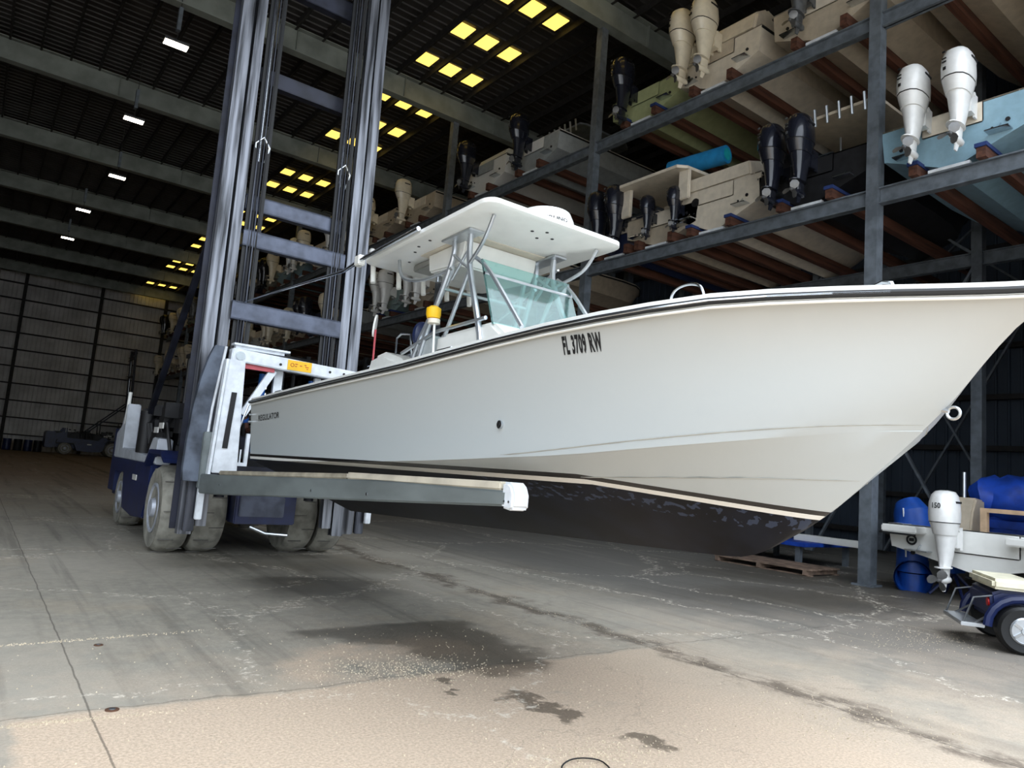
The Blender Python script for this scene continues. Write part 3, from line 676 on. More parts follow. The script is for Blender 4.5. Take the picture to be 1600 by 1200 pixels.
# extra middle shelf of low boats for the far bays
# ------------------------------------------------------------------ the carried boat
THETA = math.radians(2.3)
mb_root = thing('powerboat', 'large white centre console powerboat carried on the forklift forks', 'boat')
c_, s_ = math.cos(THETA), math.sin(THETA)
BM = Matrix(((0, 1, 0), (-c_, 0, s_), (s_, 0, c_))).to_4x4(); BM.translation = Vector((3.35, 7.2, .865))
mb_root.matrix_world = BM
def hull_paint():
    m = bpy.data.materials.new('hull_with_boot_stripe'); m.use_nodes = True; n = m.node_tree.nodes; l = m.node_tree.links; b = n['Principled BSDF']
    tc = n.new('ShaderNodeTexCoord'); sp = n.new('ShaderNodeSeparateXYZ'); l.new(tc.outputs['Object'], sp.inputs[0])
    def mth(op, a, c=None):
        q = n.new('ShaderNodeMath'); q.operation = op
        for i, z in enumerate((a, c)):
            if z is None: continue
            if isinstance(z, (int, float)): q.inputs[i].default_value = z
            else: l.new(z, q.inputs[i])
        return q.outputs[0]
    ln = mth('SUBTRACT', mth('SUBTRACT', .475, mth('MULTIPLY', sp.outputs[0], .030)), mth('MULTIPLY', mth('MAXIMUM', mth('SUBTRACT', sp.outputs[0], 4.4), 0), .10))
    h = mth('SUBTRACT', sp.outputs[2], ln)
    nz = n.new('ShaderNodeTexNoise'); nz.inputs['Scale'].default_value = 3; nz.inputs['Detail'].default_value = 8
    mp = n.new('ShaderNodeMapping'); mp.inputs['Scale'].default_value = (1, 1, .3); l.new(tc.outputs['Object'], mp.inputs[0]); l.new(mp.outputs[0], nz.inputs['Vector'])
    r = n.new('ShaderNodeMapRange'); r.inputs[1].default_value = .42; r.inputs[2].default_value = .72; l.new(nz.outputs[0], r.inputs[0])
    bot = n.new('ShaderNodeMixRGB'); bot.inputs[1].default_value = lin((.03, .04, .07)) + (1,); bot.inputs[2].default_value = lin((.09, .11, .16)) + (1,); l.new(r.outputs[0], bot.inputs[0])
    nzs = n.new('ShaderNodeTexNoise'); nzs.inputs['Scale'].default_value = 14; mp2 = n.new('ShaderNodeMapping'); mp2.inputs['Scale'].default_value = (1.5, 1.5, .25); l.new(tc.outputs['Object'], mp2.inputs[0]); l.new(mp2.outputs[0], nzs.inputs['Vector'])
    streak = mth('MULTIPLY', mth('GREATER_THAN', nzs.outputs[0], .58), mth('MULTIPLY', mth('GREATER_THAN', h, -.10), mth('GREATER_THAN', sp.outputs[0], 3.6)))
    b2 = n.new('ShaderNodeMixRGB'); b2.inputs[2].default_value = lin((.30, .35, .45)) + (1,); l.new(mth('MULTIPLY', streak, .4), b2.inputs[0]); l.new(bot.outputs[0], b2.inputs[1])
    wc = n.new('ShaderNodeMixRGB'); wc.inputs[1].default_value = lin((.685, .715, .725)) + (1,); wc.inputs[2].default_value = lin((.70, .70, .68)) + (1,)
    yel = n.new('ShaderNodeMapRange'); yel.inputs[1].default_value = .55; yel.inputs[2].default_value = 1.05; l.new(sp.outputs[2], yel.inputs[0]); l.new(mth('MULTIPLY', yel.outputs[0], .8), wc.inputs[0])
    def over(prev, cond, colr):
        q = n.new('ShaderNodeMixRGB'); l.new(cond, q.inputs[0]); l.new(prev, q.inputs[1])
        if isinstance(colr, tuple): q.inputs[2].default_value = lin(colr) + (1,)
        else: l.new(colr, q.inputs[2])
        return q.outputs[0]
    c = over(wc.outputs[0], mth('LESS_THAN', h, .046), (.07, .07, .08))
    c = over(c, mth('LESS_THAN', h, .022), (.87, .87, .85))
    c = over(c, mth('LESS_THAN', h, -.002), b2.outputs[0])
    l.new(c, b.inputs['Base Color'])
    ro = n.new('ShaderNodeMixRGB'); ro.inputs[1].default_value = (.22, .22, .22, 1); ro.inputs[2].default_value = (.42, .42, .42, 1); l.new(mth('LESS_THAN', h, -.002), ro.inputs[0]); l.new(ro.outputs[0], b.inputs['Roughness'])
    b.inputs['Coat Weight'].default_value = 0; l.new(mth('ADD', .12, mth('MULTIPLY', mth('GREATER_THAN', h, -.002), .36)), b.inputs['Specular IOR Level'])
    return m
hm, _ = hull_mesh(US_F, (1, 1, 1), 6, 8)
hull = merge(hm.build('hull', hull_paint(), mb_root))
liner_mesh(US_F, (1, 1, 1), .64, .24, .76, .035).build('deck', white, mb_root)
R_ = MB(); R2 = MB()
for pts in sheer_pts(US_F, (1, 1, 1), .012, -.002): R_.tube(pts, .0155, 8)
R_.build('rub_rail', black_rub, mb_root)
for pts in sheer_pts(US_F, (1, 1, 1), .025, -.002): R2.tube(pts, .006, 6)
R2.build('rub_rail_insert', steel, mb_root)
R3 = MB()
for pts in sheer_pts(US_F, (1, 1, 1), .008, -.030): R3.tube(pts, .007, 6)
R3.build('sheer_moulding', white, mb_root)
# bottom strakes and bow knuckles
bvh = BVHTree.FromPolygons([v.co for v in hull.data.vertices], [p.vertices for p in hull.data.polygons])
def on_hull(x, z, off=.004, side=-1):
    h_ = bvh.ray_cast(Vector((x, side * 3, z)), Vector((0, -side, 0)))
    return None if h_[0] is None else h_[0] + h_[1] * (off if h_[1].y * side > 0 else -off)
for sd_ in (-1, 1):
    for (xa, za, xb, zb) in ((4.1, .47, 5.80, .665), (4.4, .375, 5.52, .415)):
        pts = []
        for i in range(22):
            t = i / 21; x = lerp(xa, xb, t); z = lerp(za, zb, t ** 1.25); p = on_hull(x, z, .0, sd_)
            if p: pts.append(p)
        if len(pts) > 4: MB().tube(pts, [.001] + [.0035] * (len(pts) - 2) + [.001], 6).build('spray_strake', mat('crease_shade_grey', (.60, .60, .57), .5), mb_root)  # grey tone paints the shadow line along the crease
    pts = [(x, sd_ * .62, .62 * .415 - .008 + .0 * x) for x in (.1, 1.5, 3., 3.8)]
    MB().tube(pts, [.014, .014, .014, .004], 5).build('bottom_strake', bottom_blk, mb_root)
# lettering that follows the hull side
def hull_text(body, x0, z0, size, sx, name, side=-1, weight=.0, shear=0., space=1.):
    cu = bpy.data.curves.new(name, 'FONT'); cu.body = body; cu.size = size; cu.offset = weight; cu.shear = shear; cu.space_character = space; cu.resolution_u = 3
    t = bpy.data.objects.new(name, cu); COL.objects.link(t); dg = bpy.context.evaluated_depsgraph_get(); dg.update()
    me = bpy.data.meshes.new_from_object(t.evaluated_get(dg)); bpy.data.objects.remove(t)
    bm = bmesh.new(); bm.from_mesh(me); bmesh.ops.triangulate(bm, faces=bm.faces)
    for _ in range(3): bmesh.ops.subdivide_edges(bm, edges=[e for e in bm.edges if e.calc_length() > size * .12], cuts=1); bmesh.ops.triangulate(bm, faces=bm.faces)
    for v in bm.verts:
        x = x0 + v.co.x * sx * (1 if side < 0 else -1); z = z0 + v.co.y; p = on_hull(x, z, .003, side)
        v.co = p if p else Vector((x, side * 1.2, z))
    bm.to_mesh(me); bm.free(); me.materials.clear(); me.materials.append(print_blk)
    o = bpy.data.objects.new(name, me); COL.objects.link(o); o.parent = mb_root; return o
TXT = []
TXT.append(hull_text('FL 3709 RW', 4.60, .958, .115, .335, 'registration_lettering', weight=.005, space=1.12))
TXT.append(hull_text('REGULATOR', .25, .83, .075, 1.35, 'name_lettering', weight=.001, space=1.05))
hull_text('FL 3709 RW', 4.90, .958, .115, .335, 'registration_lettering', 1, .005, 0, 1.12)
hull_text('REGULATOR', .75, .80, .075, .78, 'name_lettering', 1, .001, 0, 1.05)
p = on_hull(4.12, .63, 0); 
if p: m = MB().cyl(p + Vector((0, .01, 0)), p + Vector((0, -.012, 0)), .022, 14); m.build('drain_fitting', steel, mb_root); MB().cyl(p + Vector((0, -.011, 0)), p + Vector((0, -.014, 0)), .010, 10).build('drain_hole', dark_int, mb_root)
m = MB()
for z in (.83, .90): m.cyl((.04, -1.19, z), (.04, -1.155, z), .010, 8)
m.build('transom_bolt', steel, mb_root)
# bow eye on the stem
q0 = Vector((tab(STEM, .735), 0, .735))
be = MB().tube([q0 + Vector((.030 + .026 * math.cos(a), 0, -.02 + .026 * math.sin(a))) for a in [2 * PI * i / 20 for i in range(21)]], .0065, 8); be.tube([q0 + Vector((-.03, 0, .0)), q0 + Vector((.012, 0, -.012))], .010, 8); be.build('bow_eye', steel, mb_root)
def smooth(P, n=6):
    P = [Vector(p) for p in P]; out = []
    for i in range(len(P) - 1):
        a, b, c, d = P[max(i - 1, 0)], P[i], P[i + 1], P[min(i + 2, len(P) - 1)]
        for k in range(n):
            t = k / n; out.append(.5 * (2 * b + (c - a) * t + (2 * a - 5 * b + 4 * c - d) * t * t + (3 * b - a - 3 * c + d) * t ** 3))
    return out + [P[-1]]
# cleats and pop-up hardware on the gunwale
def sheer(u): return Vector((u * 6.36, tab(BS, u), tab(ZS, u) + .035))
def cleat(u, side):
    p = sheer(u); p.y = side * (p.y - .1); m = MB(); m.tube([p + Vector((-.08, 0, .04)), p + Vector((.08, 0, .04))], .010, 8); m.tube([p + Vector((-.03, 0, 0)), p + Vector((-.03, 0, .04))], .010, 6); m.tube([p + Vector((.03, 0, 0)), p + Vector((.03, 0, .04))], .010, 6); m.build('cleat', steel, mb_root)
for u in (.08, .55): cleat(u, -1); cleat(u, 1)
# grab loop (bow handrail) by the foredeck and horn cleat further forward
p0 = sheer(.80); MB().tube(smooth([(p0.x - .10, -p0.y + .25, p0.z - .02), (p0.x - .09, -p0.y + .25, p0.z + .09), (p0.x - .05, -p0.y + .25, p0.z + .13), (p0.x + .03, -p0.y + .25, p0.z + .135), (p0.x + .09, -p0.y + .25, p0.z + .10), (p0.x + .12, -p0.y + .25, p0.z - .02)]), .007, 8).build('bow_handrail', steel, mb_root)
p0 = sheer(.915); MB().tube([(p0.x - .05, -p0.y + .12, p0.z - .01), (p0.x - .035, -p0.y + .12, p0.z + .03), (p0.x, -p0.y + .12, p0.z + .04), (p0.x + .035, -p0.y + .12, p0.z + .03), (p0.x + .05, -p0.y + .12, p0.z - .01)], .009, 8).build('bow_chock', steel, mb_root)
# console
MB().prism([(2.2, .40), (3.35, .40), (3.3, 1.32), (3.05, 1.5), (2.3, 1.5)], -.46, .46, 'Y').build('console', white, mb_root, bevel=.03)
MB().prism([(2.0, .64), (2.24, .64), (2.24, 1.52), (1.98, 1.50)], -.46, .46, 'Y').build('leaning_post', mat('soft_grey', (.68, .70, .70), .5), mb_root, bevel=.03)
MB().tube([(1.75, -.47, 1.42), (2.3, -.47, 1.53), (3.0, -.47, 1.53)], .016, 8).build('leaning_post_rail', alu, mb_root)
MB().prism([(3.04, 1.48), (3.06, 1.48), (2.86, 2.02), (2.84, 2.02)], -.44, .44, 'Y').build('windscreen', glass, mb_root)
# hard top: rounded slab, box below, legs
def slab(z0, z1, x0, x1, hy, r, n=5):
    out = []
    for (cx, cy, a0) in ((x1 - r, hy - r, 0), (x0 + r, hy - r, 90), (x0 + r, -hy + r, 180), (x1 - r, -hy + r, 270)):
        for i in range(n): a = math.radians(a0 + 90 * i / (n - 1)); out.append((cx + r * math.cos(a), cy + r * math.sin(a)))
    return [[(x + (.07 * (1 - (y / hy) ** 2) if x > (x0 + x1) / 2 else 0), y, z) for x, y in out] for z in (z0, z1)]
T0, T1, TH, TZ = 1.24, 3.24, .68, 2.29
a_ = slab(TZ, TZ + .045, T0, T1, TH, .09); b_ = slab(TZ - .0, TZ + .075, T0 + .05, T1 - .05, TH - .05, .06)
MB().rings([slab(TZ, TZ, T0 + .02, T1 - .02, TH - .02, .08)[0], a_[0][:] and [(x, y, TZ + .012) for x, y, z in a_[0]], a_[1], b_[1]]).build('hard_top', white, mb_root)
MB().prism([(1.92, TZ - .001), (2.52, TZ - .001), (2.50, TZ - .10), (2.44, TZ - .21), (1.95, TZ - .17)], -.38, .36, 'Y').build('electronics_box', white, mb_root, bevel=.015)
MB().bb((1.86, -.42, TZ - .008), (2.62, .42, TZ - .0005)).build('hatch_frame', cream, mb_root)
def leg(pts, r=.021, name='top_leg'): MB().tube(smooth(pts) if len(pts) > 2 else pts, r, 8).build(name, alu, mb_root)
for k in (-1, 1):
    y = k * .43
    leg([(2.66, y, TZ), (2.68, y, 2.0), (2.93, k * .47, 1.42), (3.0, k * .48, 1.0)], .024)
    leg([(2.42, y, TZ), (2.40, y, 2.1), (2.10, k * .47, 1.45), (1.88, k * .49, .85)])
    leg([(2.34, y - k * .05, TZ - .12), (2.28, y - k * .05, 1.98), (1.99, k * .47, 1.42), (1.76, k * .49, .85)])
    leg([(2.68, y, 1.98), (2.42, y, 2.16)], .013, 'top_brace'); leg([(2.66, y, 2.16), (2.42, y, 1.95)], .013, 'top_brace')
    leg([(2.66, y, 2.02), (2.95, k * .5, 2.12), (3.10, k * .52, TZ - .01)], .015, 'top_brace')
    leg([(2.72, y, 2.08), (2.95, k * .42, 1.9), (3.35, k * .40, 1.42)], .017, 'top_brace')
    leg([(2.42, y, 2.05), (2.05, k * .47, 2.02), (1.72, k * .5, 2.1), (1.62, k * .5, TZ - .01)], .015, 'top_brace')
    leg([(2.68, y, 1.98), (2.35, k * .43, 1.45)], .017, 'top_brace')
    MB().box((2.54, y, TZ - .012), (.42, .14, .018)).build('top_mount_plate', alu, mb_root, bevel=.004)
for x in (2.3, 2.9): leg([(x, -.44, 1.9), (x, .44, 1.9)], .014, 'top_brace')
# radio box under the rear, speaker and spreader light
MB().box((1.82, -.22, TZ - .035), (.5, .22, .06)).build('radio_box', mat('box_grey', (.55, .55, .53), .5), mb_root, bevel=.01)
MB().cyl((1.86, -.22, TZ - .06), (1.86, -.22, TZ - .20), .028, 12).build('spreader_light', steel, mb_root)
m = MB()
for x, y in ((2.05, -.55), (1.9, -.50), (2.25, -.56), (3.02, -.1), (3.08, 0), (3.0, .12), (2.93, .02), (1.62, -.4)): m.cyl((x, y, TZ - .003), (x, y, TZ + .005), .014, 8)
m.build('fastener', dark_int, mb_root)
for k in range(5): MB().tube([(1.24, -.56 + k * .27, TZ - .15), (1.20, -.56 + k * .27, TZ + .10)], .024, 10).build('rod_holder', white, mb_root)
# radar dome with its lettering
dm = MB().lathe([(.19, -.01), (.235, .02), (.24, .12), (.21, .19), (.12, .225), (.02, .232)], (2.80, .20, TZ + .085), 'Z', 30).build('radar_dome', white, mb_root)
MB().lathe([(.242, .0), (.243, .008)], (2.80, .20, TZ + .135), 'Z', 30).build('dome_seam', grey_hull, dm)
cu = bpy.data.curves.new('t', 'FONT'); cu.body = 'FURUNO'; cu.size = .055; cu.offset = .001; cu.resolution_u = 2
t = bpy.data.objects.new('t', cu); COL.objects.link(t); dg = bpy.context.evaluated_depsgraph_get(); dg.update(); me = bpy.data.meshes.new_from_object(t.evaluated_get(dg)); bpy.data.objects.remove(t)
for v in me.vertices:
    a = -.28 + (.115 - v.co.x) / .244 * -1.25; a = math.radians(-20) + (v.co.x - .115) / .244 * 1.1
    v.co = Vector((2.80 + .246 * math.cos(a), .20 + .246 * math.sin(a), TZ + .155 + v.co.y * .8))
me.materials.clear(); me.materials.append(print_blk); o = bpy.data.objects.new('dome_lettering', me); COL.objects.link(o); o.parent = dm
# outriggers folded aft, antennas
MB().tube([(2.3, -.70, TZ + .05), (1.25, -.71, TZ + .03), (.9, -.71, TZ + .0), (-2.3, -.75, TZ + .27)], [.02, .018, .016, .008], 8).build('outrigger_pole', steel, mb_root)
MB().tube([(2.4, .70, TZ + .02), (1.3, .75, TZ - .35), (-.5, .8, TZ - .40), (-1.6, .8, TZ - .42)], [.016, .014, .012, .008], 8).build('outrigger_pole', steel, mb_root)
MB().box((1.22, -.70, TZ + .03), (.10, .07, .10)).build('outrigger_clamp', white, mb_root, bevel=.01)
# yellow float light on a staff, landing net / gaff items, stern seat, folded mirror
MB().lathe([(.02, -.05), (.052, -.045), (.06, -.015), (.06, .035), (.03, .055)], (2.33, -.52, 1.67), 'Z', 18).build('float_light', yellow, mb_root)
MB().lathe([(.02, -.04), (.05, -.035), (.05, .0)], (2.36, -.53, 1.61), 'Z', 16).build('float_light_base', cream, mb_root)
MB().tube([(2.37, -.53, 1.6), (2.39, -.53, 1.22)], .010, 8).build('light_staff', white, mb_root)
MB().prism([(1.12, .75), (1.98, .75), (1.98, 1.22), (1.75, 1.38), (1.45, 1.47), (1.24, 1.45), (1.16, 1.3)], -.52, .3, 'Y').build('stern_seat', white, mb_root, bevel=.05)
MB().tube([(1.26, -.5, 1.40), (1.26, -.5, 1.70)], .010, 6).build('mirror_staff', red_m, mb_root)
MB().lathe([(.01, -.012), (.085, -.008), (.085, .008), (.01, .012)], (0, 0, 0), 'X', 20).build('round_mirror', white, mb_root)
o = bpy.data.objects['round_mirror']; o.location = (1.24, -.5, 1.74); o.scale = (1, .55, 1.25); o.rotation_euler = (0, .1, .9)
MB().ball((1.78, -.3, 1.60), (.05, .10, .13)).build('landing_net', navy_hull, mb_root)
MB().tube([(1.50, -.4, 1.40), (1.50, -.4, 1.60), (1.58, -.4, 1.63), (1.75, -.4, 1.60), (1.80, -.4, 1.35)], .010, 6).build('seat_rail', steel, mb_root)

# ------------------------------------------------------------------ people
def skin_mesh(name, verts, edges, radii, m, parent, sub=2, root=0):
    me = bpy.data.meshes.new(name); me.from_pydata(verts, edges, []); o = bpy.data.objects.new(name, me); COL.objects.link(o)
    md = o.modifiers.new('s', 'SKIN'); md.use_smooth_shade = True
    for i, r in enumerate(radii): me.skin_vertices[0].data[i].radius = (r, r) if not isinstance(r, tuple) else r
    me.skin_vertices[0].data[root].use_root = True
    sb = o.modifiers.new('u', 'SUBSURF'); sb.levels = sub; sb.render_levels = sub
    dg = bpy.context.evaluated_depsgraph_get(); dg.update(); nm = bpy.data.meshes.new_from_object(o.evaluated_get(dg))
    o.modifiers.clear(); o.data = nm; nm.name = name; nm.materials.clear(); nm.materials.append(m)
    nm.polygons.foreach_set('use_smooth', [True] * len(nm.polygons))
    if parent: o.parent = parent
    return o
def seated_person(label, loc, rz, hat=True, group=None):
    """faces +x, hips at seat height .45 above its origin (the foot rest)"""
    p = thing('person', label, 'person', loc, rz, group)
    V = [(0, 0, .52), (.01, 0, .70), (.02, 0, .88), (.03, 0, .98), (.04, 0, 1.06), (.05, 0, 1.16), (.055, 0, 1.26)]
    E_ = [(i, i + 1) for i in range(6)]; Rr = [(.15, .12), (.135, .10), (.15, .11), (.10, .08), (.052, .052), (.085, .075), (.075, .07)]
    for s in (-1, 1):
        b = len(V); V += [(.03, s * .10, .50), (.25, s * .13, .51), (.44, s * .14, .50), (.47, s * .14, .28), (.47, s * .14, .07), (.55, s * .15, .035), (.63, s * .15, .03)]
        Rr += [.10, .088, .065, .058, .038, .04, .03]; E_ += [(0, b)] + [(b + i, b + i + 1) for i in range(6)]
        b = len(V); V += [(.03, s * .17, .97), (.06, s * .21, .83), (.12, s * .22, .70), (.26, s * .18, .68), (.38, s * .14, .71), (.43, s * .13, .72)]
        Rr += [.058, .048, .040, .034, .026, .032]; E_ += [(3, b)] + [(b + i, b + i + 1) for i in range(5)]; w = b + 5
        base = Vector(V[w])
        for f_, (dy, L) in enumerate(((-.026, .06), (-.009, .068), (.009, .065), (.026, .05))):
            k = len(V); q = base + Vector((.015, dy, .008)); V += [tuple(q + Vector((.025, 0, .004))), tuple(q + Vector((.025 + L * .45, 0, -.012))), tuple(q + Vector((.018 + L * .5, 0, -.012 - L * .45)))]
            Rr += [.010, .009, .008]; E_ += [(w, k), (k, k + 1), (k + 1, k + 2)]
        k = len(V); V += [tuple(base + Vector((0, -s * .035, 0))), tuple(base + Vector((.03, -s * .045, -.02)))]; Rr += [.011, .009]; E_ += [(w, k), (k, k + 1)]
    skin_mesh('body', V, E_, Rr, skin_m, p)
    # face
    m = MB(); m.ball((.138, 0, 1.185), (.022, .014, .022), 8, 6); m.build('nose', skin_m, p)
    m = MB()
    for s in (-1, 1): m.ball((.122, s * .03, 1.215), (.008, .012, .007), 8, 6)
    m.build('eye', white, p); m = MB()
    for s in (-1, 1): m.ball((.130, s * .03, 1.215), (.004, .005, .005), 6, 5)
    m.build('pupil', dark_int, p)
    MB().ball((.122, 0, 1.145), (.012, .026, .007), 8, 5).build('mouth', red_m, p)
    m = MB()
    for s in (-1, 1): m.ball((.045, s * .083, 1.20), (.02, .010, .03), 8, 6)
    m.build('ear', skin_m, p)
    MB().rings([[(.04 + r * math.cos(a) * 1.1, r * math.sin(a), z) for a in [2 * PI * i / 16 for i in range(16)]] for z, r in ((1.22, .088), (1.27, .092), (1.33, .075), (1.36, .03))]).build('cap' if hat else 'hair', cap_m if hat else black_rub, p)
    if hat: MB().box((.17, 0, 1.245), (.11, .13, .012), (0, .15, 0)).build('cap_visor', cap_m, p)
    V = [(0, 0, .55), (.01, 0, .70), (.02, 0, .88), (.03, 0, .985), (.035, 0, 1.01)]; E_ = [(i, i + 1) for i in range(4)]; Rr = [(.165, .135), (.15, .115), (.165, .125), (.115, .095), (.065, .065)]
    for s in (-1, 1): b = len(V); V += [(.03, s * .17, .97), (.055, s * .205, .86), (.07, s * .212, .80)]; Rr += [.07, .06, .062]; E_ += [(3, b), (b, b + 1), (b + 1, b + 2)]
    skin_mesh('shirt', V, E_, Rr, shirt_m, p)
    V = [(0, 0, .56), (0, 0, .50)]; E_ = [(0, 1)]; Rr = [(.16, .135), (.15, .13)]
    for s in (-1, 1): b = len(V); V += [(.04, s * .10, .50), (.25, s * .13, .51), (.38, s * .137, .505)]; Rr += [.112, .10, .085]; E_ += [(1, b), (b, b + 1), (b + 1, b + 2)]
    skin_mesh('shorts', V, E_, Rr, short_m, p)
    for s in (-1, 1):
        MB().tube([(.47, s * .14, .06), (.47, s * .14, .16)], [.045, .05], 12).build('sock', cap_m, p)
        skin_mesh('shoe', [(.44, s * .145, .045), (.55, s * .15, .035), (.65, s * .155, .03)], [(0, 1), (1, 2)], [.052, .05, .04], black_rub, p)
    return p

# ------------------------------------------------------------------ forklift (written in world coordinates around its root)
FO = Vector((3.33, 10.45, 0))
fk = thing('forklift', 'tall marina forklift with pale blue mast frame holding the white boat', 'forklift', FO)
def F(o):
    for q in (LAST if o in LAST else [o]): q.location = -FO
    return o
def my(z): return 9.50 + .040 * (z - 1.0)      # the mast leans back
def rail(x, w, d, z0, z1, name, m, dy=0.): return F(MB().bar((x, my(z0) + dy, z0), (x, my(z1) + dy, z1), d, w, (0, 1, 0)).build(name, m, fk, bevel=.006))
MT = 8.9
def channel(x, z0, z1, s, name, m, dy=0, w=.13, d=.13):
    # C channel opening inwards (s = +1 opens to +x)
    mb = MB()
    for (ox, oy, a, b) in ((0, 0, .03, d), (s * w / 2, -d / 2 + .015, w, .03), (s * w / 2, d / 2 - .015, w, .03)):
        mb.bar((x + ox, my(z0) + dy + oy, z0), (x + ox, my(z1) + dy + oy, z1), a, b, (0, 1, 0))
    return F(mb.build(name, m, fk, smooth=False))
channel(2.17, .35, MT, 1, 'outer_mast_rail', rail_bright, 0, .14, .13); channel(4.27, .35, MT, -1, 'outer_mast_rail', rail_bright, 0, .14, .13)
channel(2.36, .45, MT - .1, 1, 'inner_mast_rail', rail_bright, -.02, .11, .12); channel(4.08, .45, MT - .1, -1, 'inner_mast_rail', rail_bright, -.02, .11, .12)
for x in (2.335, 4.105): rail(x, .035, .1, .5, MT - .2, 'rail_edge', mast_dark, .08)
for x, s in ((2.15, 1), (4.29, -1)): rail(x, .02, .12, .4, MT, 'rail_backing', mast_dark, .10)
# bundles: lift cylinders, chains, hoses
for x in (2.62, 3.80):
    F(MB().tube([(x, my(.8) + .05, .8), (x, my(5.3) + .05, 5.3)], .065, 14).build('lift_cylinder', mast_dark, fk))
    F(MB().tube([(x, my(5.3) + .05, 5.3), (x, my(8.3) + .05, 8.3)], .035, 12).build('cylinder_rod', steel, fk))
    for j, dx in enumerate((-.085, .085)):
        F(MB().bar((x + dx, my(1.2) - .06, 1.2), (x + dx, my(8.6) - .06, 8.6), .05, .03, (0, 1, 0)).build('lift_chain', black_rub, fk, smooth=False))
    for j in range(4):
        xx = x - .055 + j * .035
        F(MB().tube([(xx, my(2.4) - .10, 2.4), (xx, my(8.5) - .10, 8.5)], .011, 6).build('hydraulic_hose', engine_blk if j % 2 else mast_steel, fk))
    F(MB().tube([(x - .07, my(5.35) - .02, 5.35), (x - .09, my(5.5) - .08, 5.52), (x, my(5.6) - .1, 5.62), (x + .09, my(5.5) - .08, 5.5), (x + .06, my(5.3) - .02, 5.3)], .018, 8).build('hose_loop', steel, fk))
    F(MB().cyl((x - .06, my(8.6) - .03, 8.62), (x + .06, my(8.6) - .03, 8.62), .14, 18).build('chain_sheave', mast_dark, fk))
for (z0, h, xa, xb, mm, dy) in ((6.50, .22, 2.24, 4.2, mast_dark, .12), (4.60, .21, 2.50, 3.93, mast_beam, -.02), (4.08, .22, 2.50, 3.93, mast_beam, -.10), (3.08, .24, 2.46, 3.95, mast_beam, -.12), (8.0, .3, 2.2, 4.25, mast_dark, .12), (8.55, .2, 2.2, 4.25, mast_dark, .0), (1.3, .3, 2.2, 4.2, mast_dark, .15)):
    mb = MB(); y = my(z0) + dy; mb.bb((xa, y, z0), (xb, y + .02, z0 + h)); mb.bb((xa, y, z0), (xb, y + .12, z0 + .02)); mb.bb((xa, y, z0 + h - .02), (xb, y + .12, z0 + h))
    F(mb.build('mast_crossbeam', mm, fk, smooth=False))
# carriage: pale frame
cy = 9.18
mb = MB(); mb.bar((2.44, cy, 2.58), (4.10, cy, 2.52), .16, .16, (0, 0, 1)); F(mb.build('carriage_top_bar', white_paint, fk, bevel=.012))
F(MB().bb((2.47, cy - .02, 2.71), (3.18, cy + .12, 2.735)).bb((2.5, cy + .02, 2.67), (3.12, cy + .1, 2.71)).build('cover_plate', white_paint, fk, smooth=False))
for x in (2.54, 4.02):
    F(MB().cyl((x, cy - .10, 2.57 - (x > 3) * .05), (x, cy - .078, 2.57 - (x > 3) * .05), .055, 16).build('pivot_pin', steel, fk))
m = MB()
for x in (3.05, 3.72, 3.92): m.cyl((x, cy - .085, 2.54), (x, cy - .079, 2.54), .018, 10)
F(m.build('bolt_hole', dark_int, fk))
lb = F(MB().bb((3.14, cy - .088, 2.49), (3.46, cy - .0805, 2.62)).build('warning_label', yellow, fk))
mk = MB(); yk = cy - .0895
mk.tube([(3.20 + .022 * math.cos(a), yk, 2.558 + .022 * math.sin(a)) for a in [2 * PI * i / 12 for i in range(13)]], .004, 5)
for (xa, xb, zz) in ((3.235, 3.27, 2.575), (3.235, 3.262, 2.545), (3.30, 3.33, 2.56), (3.36, 3.385, 2.578), (3.375, 3.42, 2.553), (3.395, 3.415, 2.528)): mk.bb((xa, yk - .001, zz - .005), (xb, yk + .001, zz + .005))
mo = mk.build('label_print', mat('label_red', (.75, .2, .1), .5), lb, smooth=False); mo.location = (0, 0, 0)
F(MB().bb((2.62, cy - .03, 2.43), (3.0, cy + .05, 2.49)).build('red_bar', red_m, fk))
for x, s2 in ((2.50, 1), (4.22, -1)):   # side uprights with a dark slot
    mb = MB(); mb.prism([(x - .15 * s2, 1.12), (x + .14 * s2, 1.12), (x + .08 * s2, 2.5), (x - .11 * s2, 2.5)], 8.98, 9.08, 'Y')
    F(mb.build('carriage_upright', white_paint, fk, bevel=.008))
    F(MB().prism([(x - .07 * s2, 1.42), (x - .01 * s2, 1.42), (x + .02 * s2, 2.1), (x - .04 * s2, 2.1)], 8.965, 8.985, 'Y').build('upright_slot', dark_int, fk, smooth=False))
    F(MB().prism([(x - .19 * s2, 1.05), (x - .16 * s2, 1.05), (x - .11 * s2, 2.5), (x - .14 * s2, 2.5)], 9.0, 9.1, 'Y').build('upright_flange', white_paint, fk, smooth=False))
